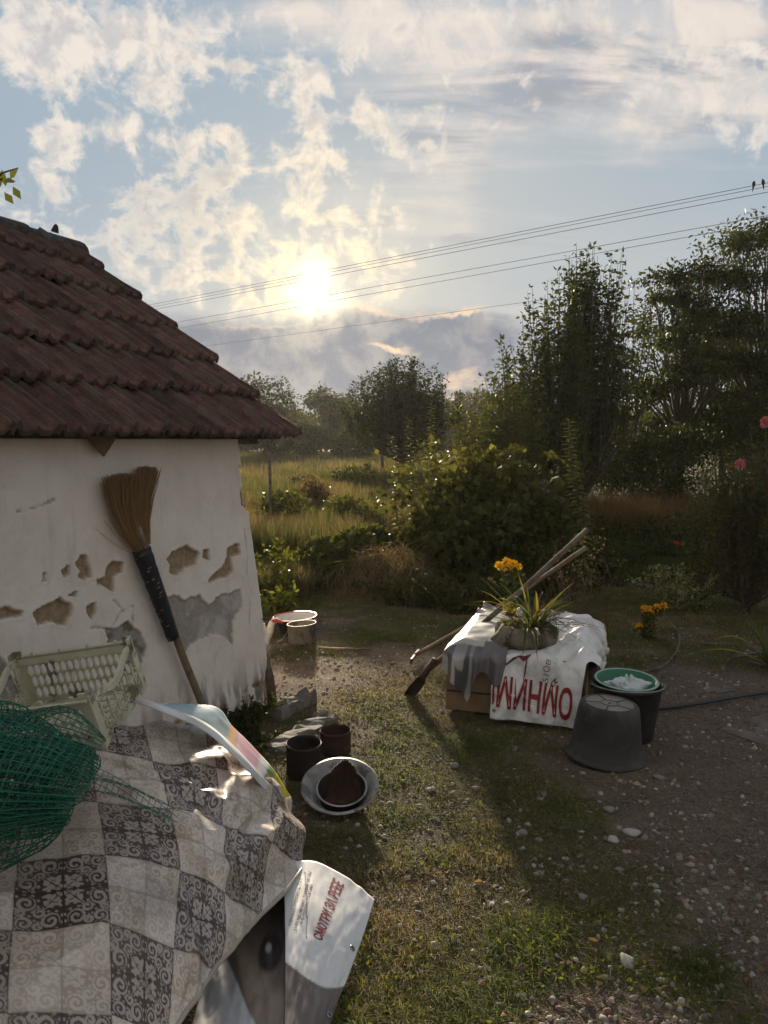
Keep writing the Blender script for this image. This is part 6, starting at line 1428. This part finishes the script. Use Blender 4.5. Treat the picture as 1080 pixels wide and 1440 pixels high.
# right-hand border plants
def build_border():
    b0 = gb(1058, 7.0); t = shoot_tree('rose_bush', 'tall half-dry rose bush with pink blooms at the garden edge', b0, 1.66, 1.15, 12, 17, 44, .05, (.075, .074, .034), 71, .022, low=.04, yellow=.1, cat='rose bush')
    r = np.random.default_rng(9)
    for (px, py, hr, c, n) in [(1041, 653, .040, (.62, .24, .30), 70), (1077, 594, .045, (.60, .22, .24), 70), (1078, 690, .03, (.4, .03, .04), 30)]:
        h = at(px, py, 6.8); dz = rdir(n, .3, r); leaves_obj('rose', h + dz * hr * r.uniform(.2, .7, (n, 1)), unit(dz + r.normal(0, .4, (n, 3))), hr * .9, hr * .85, c, t, 'petal', .2, 0, Nn=rdir(n, .5, r)); MB().tube([h - UP * .01, h - UP * .3 + [.02, 0, 0], h - UP * .7 + [.03, .05, 0]], .005, 5).build('rose_stem', M['bark'], t, True)
    weed('yellow-green leafy sprig on the left of the rose bush', gb(995, 7.3), .95, .3, 150, .075, (.20, .19, .03), 72, 'yellow_sprig', cat='plant')
    weed('pale grey-green bushy herb beside the edging strip', gp(958, 856), .42, .42, 2600, .05, (.26, .26, .13), 73, 'pale_bush', cat='plant')
    c = gp(908, 897); m = thing('marigold', 'low marigold plant with orange-yellow heads in front of the pale herb', 'flower', c); hp = lambda px, py: at(px, py, c[1] - .03)
    stems_flowers(m, c, [hp(906, 856), hp(915, 862), hp(924, 855), hp(933, 853), hp(899, 881), hp(911, 857)], rad=.003, leafL=.045, leaves=46, seed=12, petal=(.78, .40, .03), hr=.030, petals=46, jitter=.05)
    rf = thing('red_flower', 'single red garden flower in the shaded bed', 'flower', gb(952, 9.0)); stems_flowers(rf, gb(952, 9.0), [at(953, 766, 9.0)], leafL=.06, leaves=30, seed=13, petal=(.55, .03, .02), hr=.045, petals=26)
    ir = thing('iris_clump', 'clump of grey-green sword leaves at the right end of the bed', 'plant', gp(1085, 938)); strap_plant(ir, gp(1085, 938), 36, .62, (.085, .10, .055), .9, .016, 14, upk=1.0)
    P = [gp(878, 945, .012), gp(905, 944, .012), gp(935, 935, .012), gp(953, 912, .012), gp(955, 892, .03), gp(946, 880, .05)]; o = MB().tube(crsheet([[p, p + .001] for p in P], 2, 40)[:, 0], .010, 8).build('bent_cane', M['grey_wood'], None, True); tag(o, 'dark bent cane curling over the ground below the marigold', 'stick')
    for k, (a, b) in enumerate([((1030, 925), (1082, 915)), ((1052, 930), (1090, 940)), ((985, 905), (1040, 908))]): o = MB().tube([gp(*a, .01), (gp(*a, .014) + gp(*b, .014)) / 2, gp(*b, .01)], [.008, .011, .006], 6).build('branch', M['grey_wood'], None, True); tag(o, ['dead branch lying just left of the sword leaves', 'dead branch lying under the sword leaves', 'dead branch lying near the bent cane'][k], 'branch', 'dead branches on the ground')
build_border()
# overhanging twig at the upper left
def build_twig():
    p = [at(-60, 290, 2.6), at(-25, 268, 2.6), at(4, 243, 2.6), at(26, 236, 2.6)]; t = thing('leafy_twig', 'leafy twig hanging into view above the roof', 'branch', p[0]); MB().tube([at(-900, 420, 3.4), at(-300, 330, 2.7)] + p, [.02, .012, .005, .004, .003, .0015], 6).build('stem', M['bark'], t, True)
    q = [(4, 250), (14, 252), (22, 255), (8, 262), (18, 262), (-4, 270), (6, 270), (0, 258), (-12, 262), (-20, 280)]; P = np.array([at(x, y, 2.6 + .03 * math.sin(i * 3)) for i, (x, y) in enumerate(q)]); leaves_obj('leaves', P, rdir(len(q), -.2), .045, .026, (.06, .08, .022), t, 'leaf', .3, .2, Nn=np.tile([0, -1.0, .2], (len(q), 1)))
build_twig()

# ------------------------------------------------------------------ far treeline
for k, (px, Y, H, W, tone) in enumerate([(372, 70, 7.4, 6, 0), (405, 88, 5.2, 7, 1), (452, 84, 7.4, 7, 0), (485, 92, 6.0, 8, 1), (520, 96, 6.0, 9, 0), (340, 95, 7, 9, 1), (640, 90, 7.0, 9, 0), (600, 98, 6.8, 9, 1), (690, 80, 6.6, 9, 0), (425, 60, 3.0, 4, 1), (395, 64, 3.2, 4.5, 1), (500, 58, 2.6, 4, 0)]):
    lab = ['far tree showing just above the roof verge', 'pale far tree beside the roof verge tree', 'tallest pointed far tree in the field treeline', 'pale far tree next to the tallest pointed one', 'dark far tree left of the round field tree', 'far tree hidden mostly behind the tiled roof', 'dark far tree seen right of the round field tree', 'pale far tree directly behind the round field tree', 'dark far tree behind the olive sapling', 'low pale bush below the tallest pointed far tree', 'low pale bush beside the roof verge at the treeline', 'low dark bush left of the round field tree'][k]
    clump_tree('far_tree' if H > 4 else 'far_bush', lab, gb(px, Y), H, W, 18, 4200, .42 if H > 4 else .3, [(.040, .052, .018), (.060, .070, .024)][tone], .12, .16, 200 + k, 'far treeline' if H > 4 else 'far bushes', 'round', .8, shell=.25, cls=(.16, .28), cat='tree' if H > 4 else 'bush')
def build_wood():
    r = np.random.default_rng(77); n = 26000; x = r.uniform(-150, 150, n); y = 118 + r.normal(0, 5, n) - .10 * np.abs(x); top = 4.2 + 3.2 * fbm(x * .08, 0 * x, 3, 3); P = np.stack([x, y, top * r.random(n) ** .7], 1)
    o = leaves_obj('far_wood', P, rdir(n), r.uniform(.7, 1.3, n), r.uniform(.5, .9, n), (.045, .055, .020), None, 'leaf', .35, .1); tag(o, 'distant belt of woodland closing off the fields', 'woodland', kind='stuff')
build_wood()
for k, (px, Y, H, W, tone) in enumerate([(400, 13, .75, 1.0, 0), (450, 16, .8, 1.3, 1), (485, 12.5, .7, .9, 0), (425, 22, .6, 1.8, 1), (500, 24, .8, 2.0, 0)]):
    clump_tree('meadow_bush', ['olive weed bush in the meadow', 'brown seeding weed bush in the meadow'][tone] + [' next to the thin stake', ' behind the leaning stake', ' near the hay heap', ' halfway to the treeline', ' left of the round tree', ' near the roof corner, far back', ' below the pointed far tree', ' beside the fence post', ' under the eave', ' above the leaning stake'][k], gb(px, Y), H, W, 9, 1500, .05 + .003 * Y, [(.075, .085, .026), (.13, .095, .055)][tone], .05, .012, 300 + k, 'weed bushes in the meadow', 'bush', .8, cls=(.3, .5), cat='bush')

# ------------------------------------------------------------------ power lines and birds
def build_lines():
    def cable(a, b, lab, r=.011):
        A, B = at(*a), at(*b); d = B - A; A2, B2 = A - d * .35, B + d * .45; ts = np.linspace(0, 1, 40); P = A2 + np.outer(ts, B2 - A2); sag = .0
        o = MB().tube(P, r, 5).build('power_cable', M['cable'], None, True); tag(o, lab, 'cable', 'overhead power cables'); return A, B
    YR, YL = 17.0, 31.5
    lab = 'thin overhead power cable crossing the sky above the roof and trees'
    labs = iter(['overhead cable just below the topmost, forming a close pair with it', 'third overhead cable from the top, under the close pair', 'upper cable of the lower overhead pair', 'lower cable of the lower overhead pair', 'lowest faint overhead cable passing behind the trees'])
    A, B = cable((1080, 257, YR), (200, 431, YL), 'topmost overhead power cable, the one the birds sit on', .007); cable((1080, 262, YR), (203, 434, YL), next(labs), .006); cable((1080, 270, YR + .4), (208, 437, YL + .5), next(labs), .007)
    cable((1080, 303, YR), (240, 455, YL), next(labs), .0065); cable((1080, 313, YR + .4), (250, 462, YL + .5), next(labs), .0065); cable((1080, 378, YR + 5), (280, 488, YL + 6), next(labs), .006)
    for k, (px, lab) in enumerate([(1059.5, 'dark bird perched on the topmost cable, facing the other'), (1073, 'dark bird perched on the topmost cable above the locust crown')]):
        f = (px - 1080) / (200 - 1080); Yw = YR  # find the point on the cable over this column
        best = min((abs(540 + F * (A + (B - A) * s)[0] / ((A + (B - A) * s)[1] * math.cos(TH) - ((A + (B - A) * s)[2] - CAMH) * math.sin(TH)) - px), s) for s in np.linspace(0, .08, 400)); p = A + (B - A) * best[1]
        t = thing('bird', lab, 'bird', p); sg = -1 if k else 1
        MB().tube([p + [-.012 * sg, 0, -.085], p + [-.006 * sg, 0, -.03], p + [0, 0, .02], p + [.004 * sg, 0, .055], p + [.012 * sg, 0, .082], p + [.020 * sg, 0, .098]], [.010, .022, .040, .034, .020, .005], 8).build('body', M['dark_bird'], t, True)
        MB().tube([p + [-.012 * sg, 0, -.07], p + [-.02 * sg, 0, -.13]], [.014, .006], 6).build('tail', M['dark_bird'], t, True); MB().tube([p + [.018 * sg, 0, .090], p + [.036 * sg, 0, .093]], [.007, .001], 5).build('beak', M['dark_bird'], t, True)
build_lines()

# ------------------------------------------------------------------ haze: one closed box of pale air
def build_haze():
    o = MB().box((0, 94.5, 6.2), np.array([202.0, 0, 0]), np.array([0, 126.0, 0]), UP * 7.4).build('haze', None, None); o['kind'] = 'stuff'; tag(o, 'thin warm evening haze hanging over the yard and fields', 'haze')
    m = bpy.data.materials.new('haze'); m.use_nodes = True; t = NT(m.node_tree); t.n.clear(); out = t.node('ShaderNodeOutputMaterial'); v = t.node('ShaderNodeVolumePrincipled')
    v.inputs['Color'].default_value = (.92, .88, .82, 1); v.inputs['Density'].default_value = .0004; v.inputs['Anisotropy'].default_value = .35
    t.l.new(v.outputs[0], out.inputs['Volume']); o.data.materials.append(m)
build_haze()
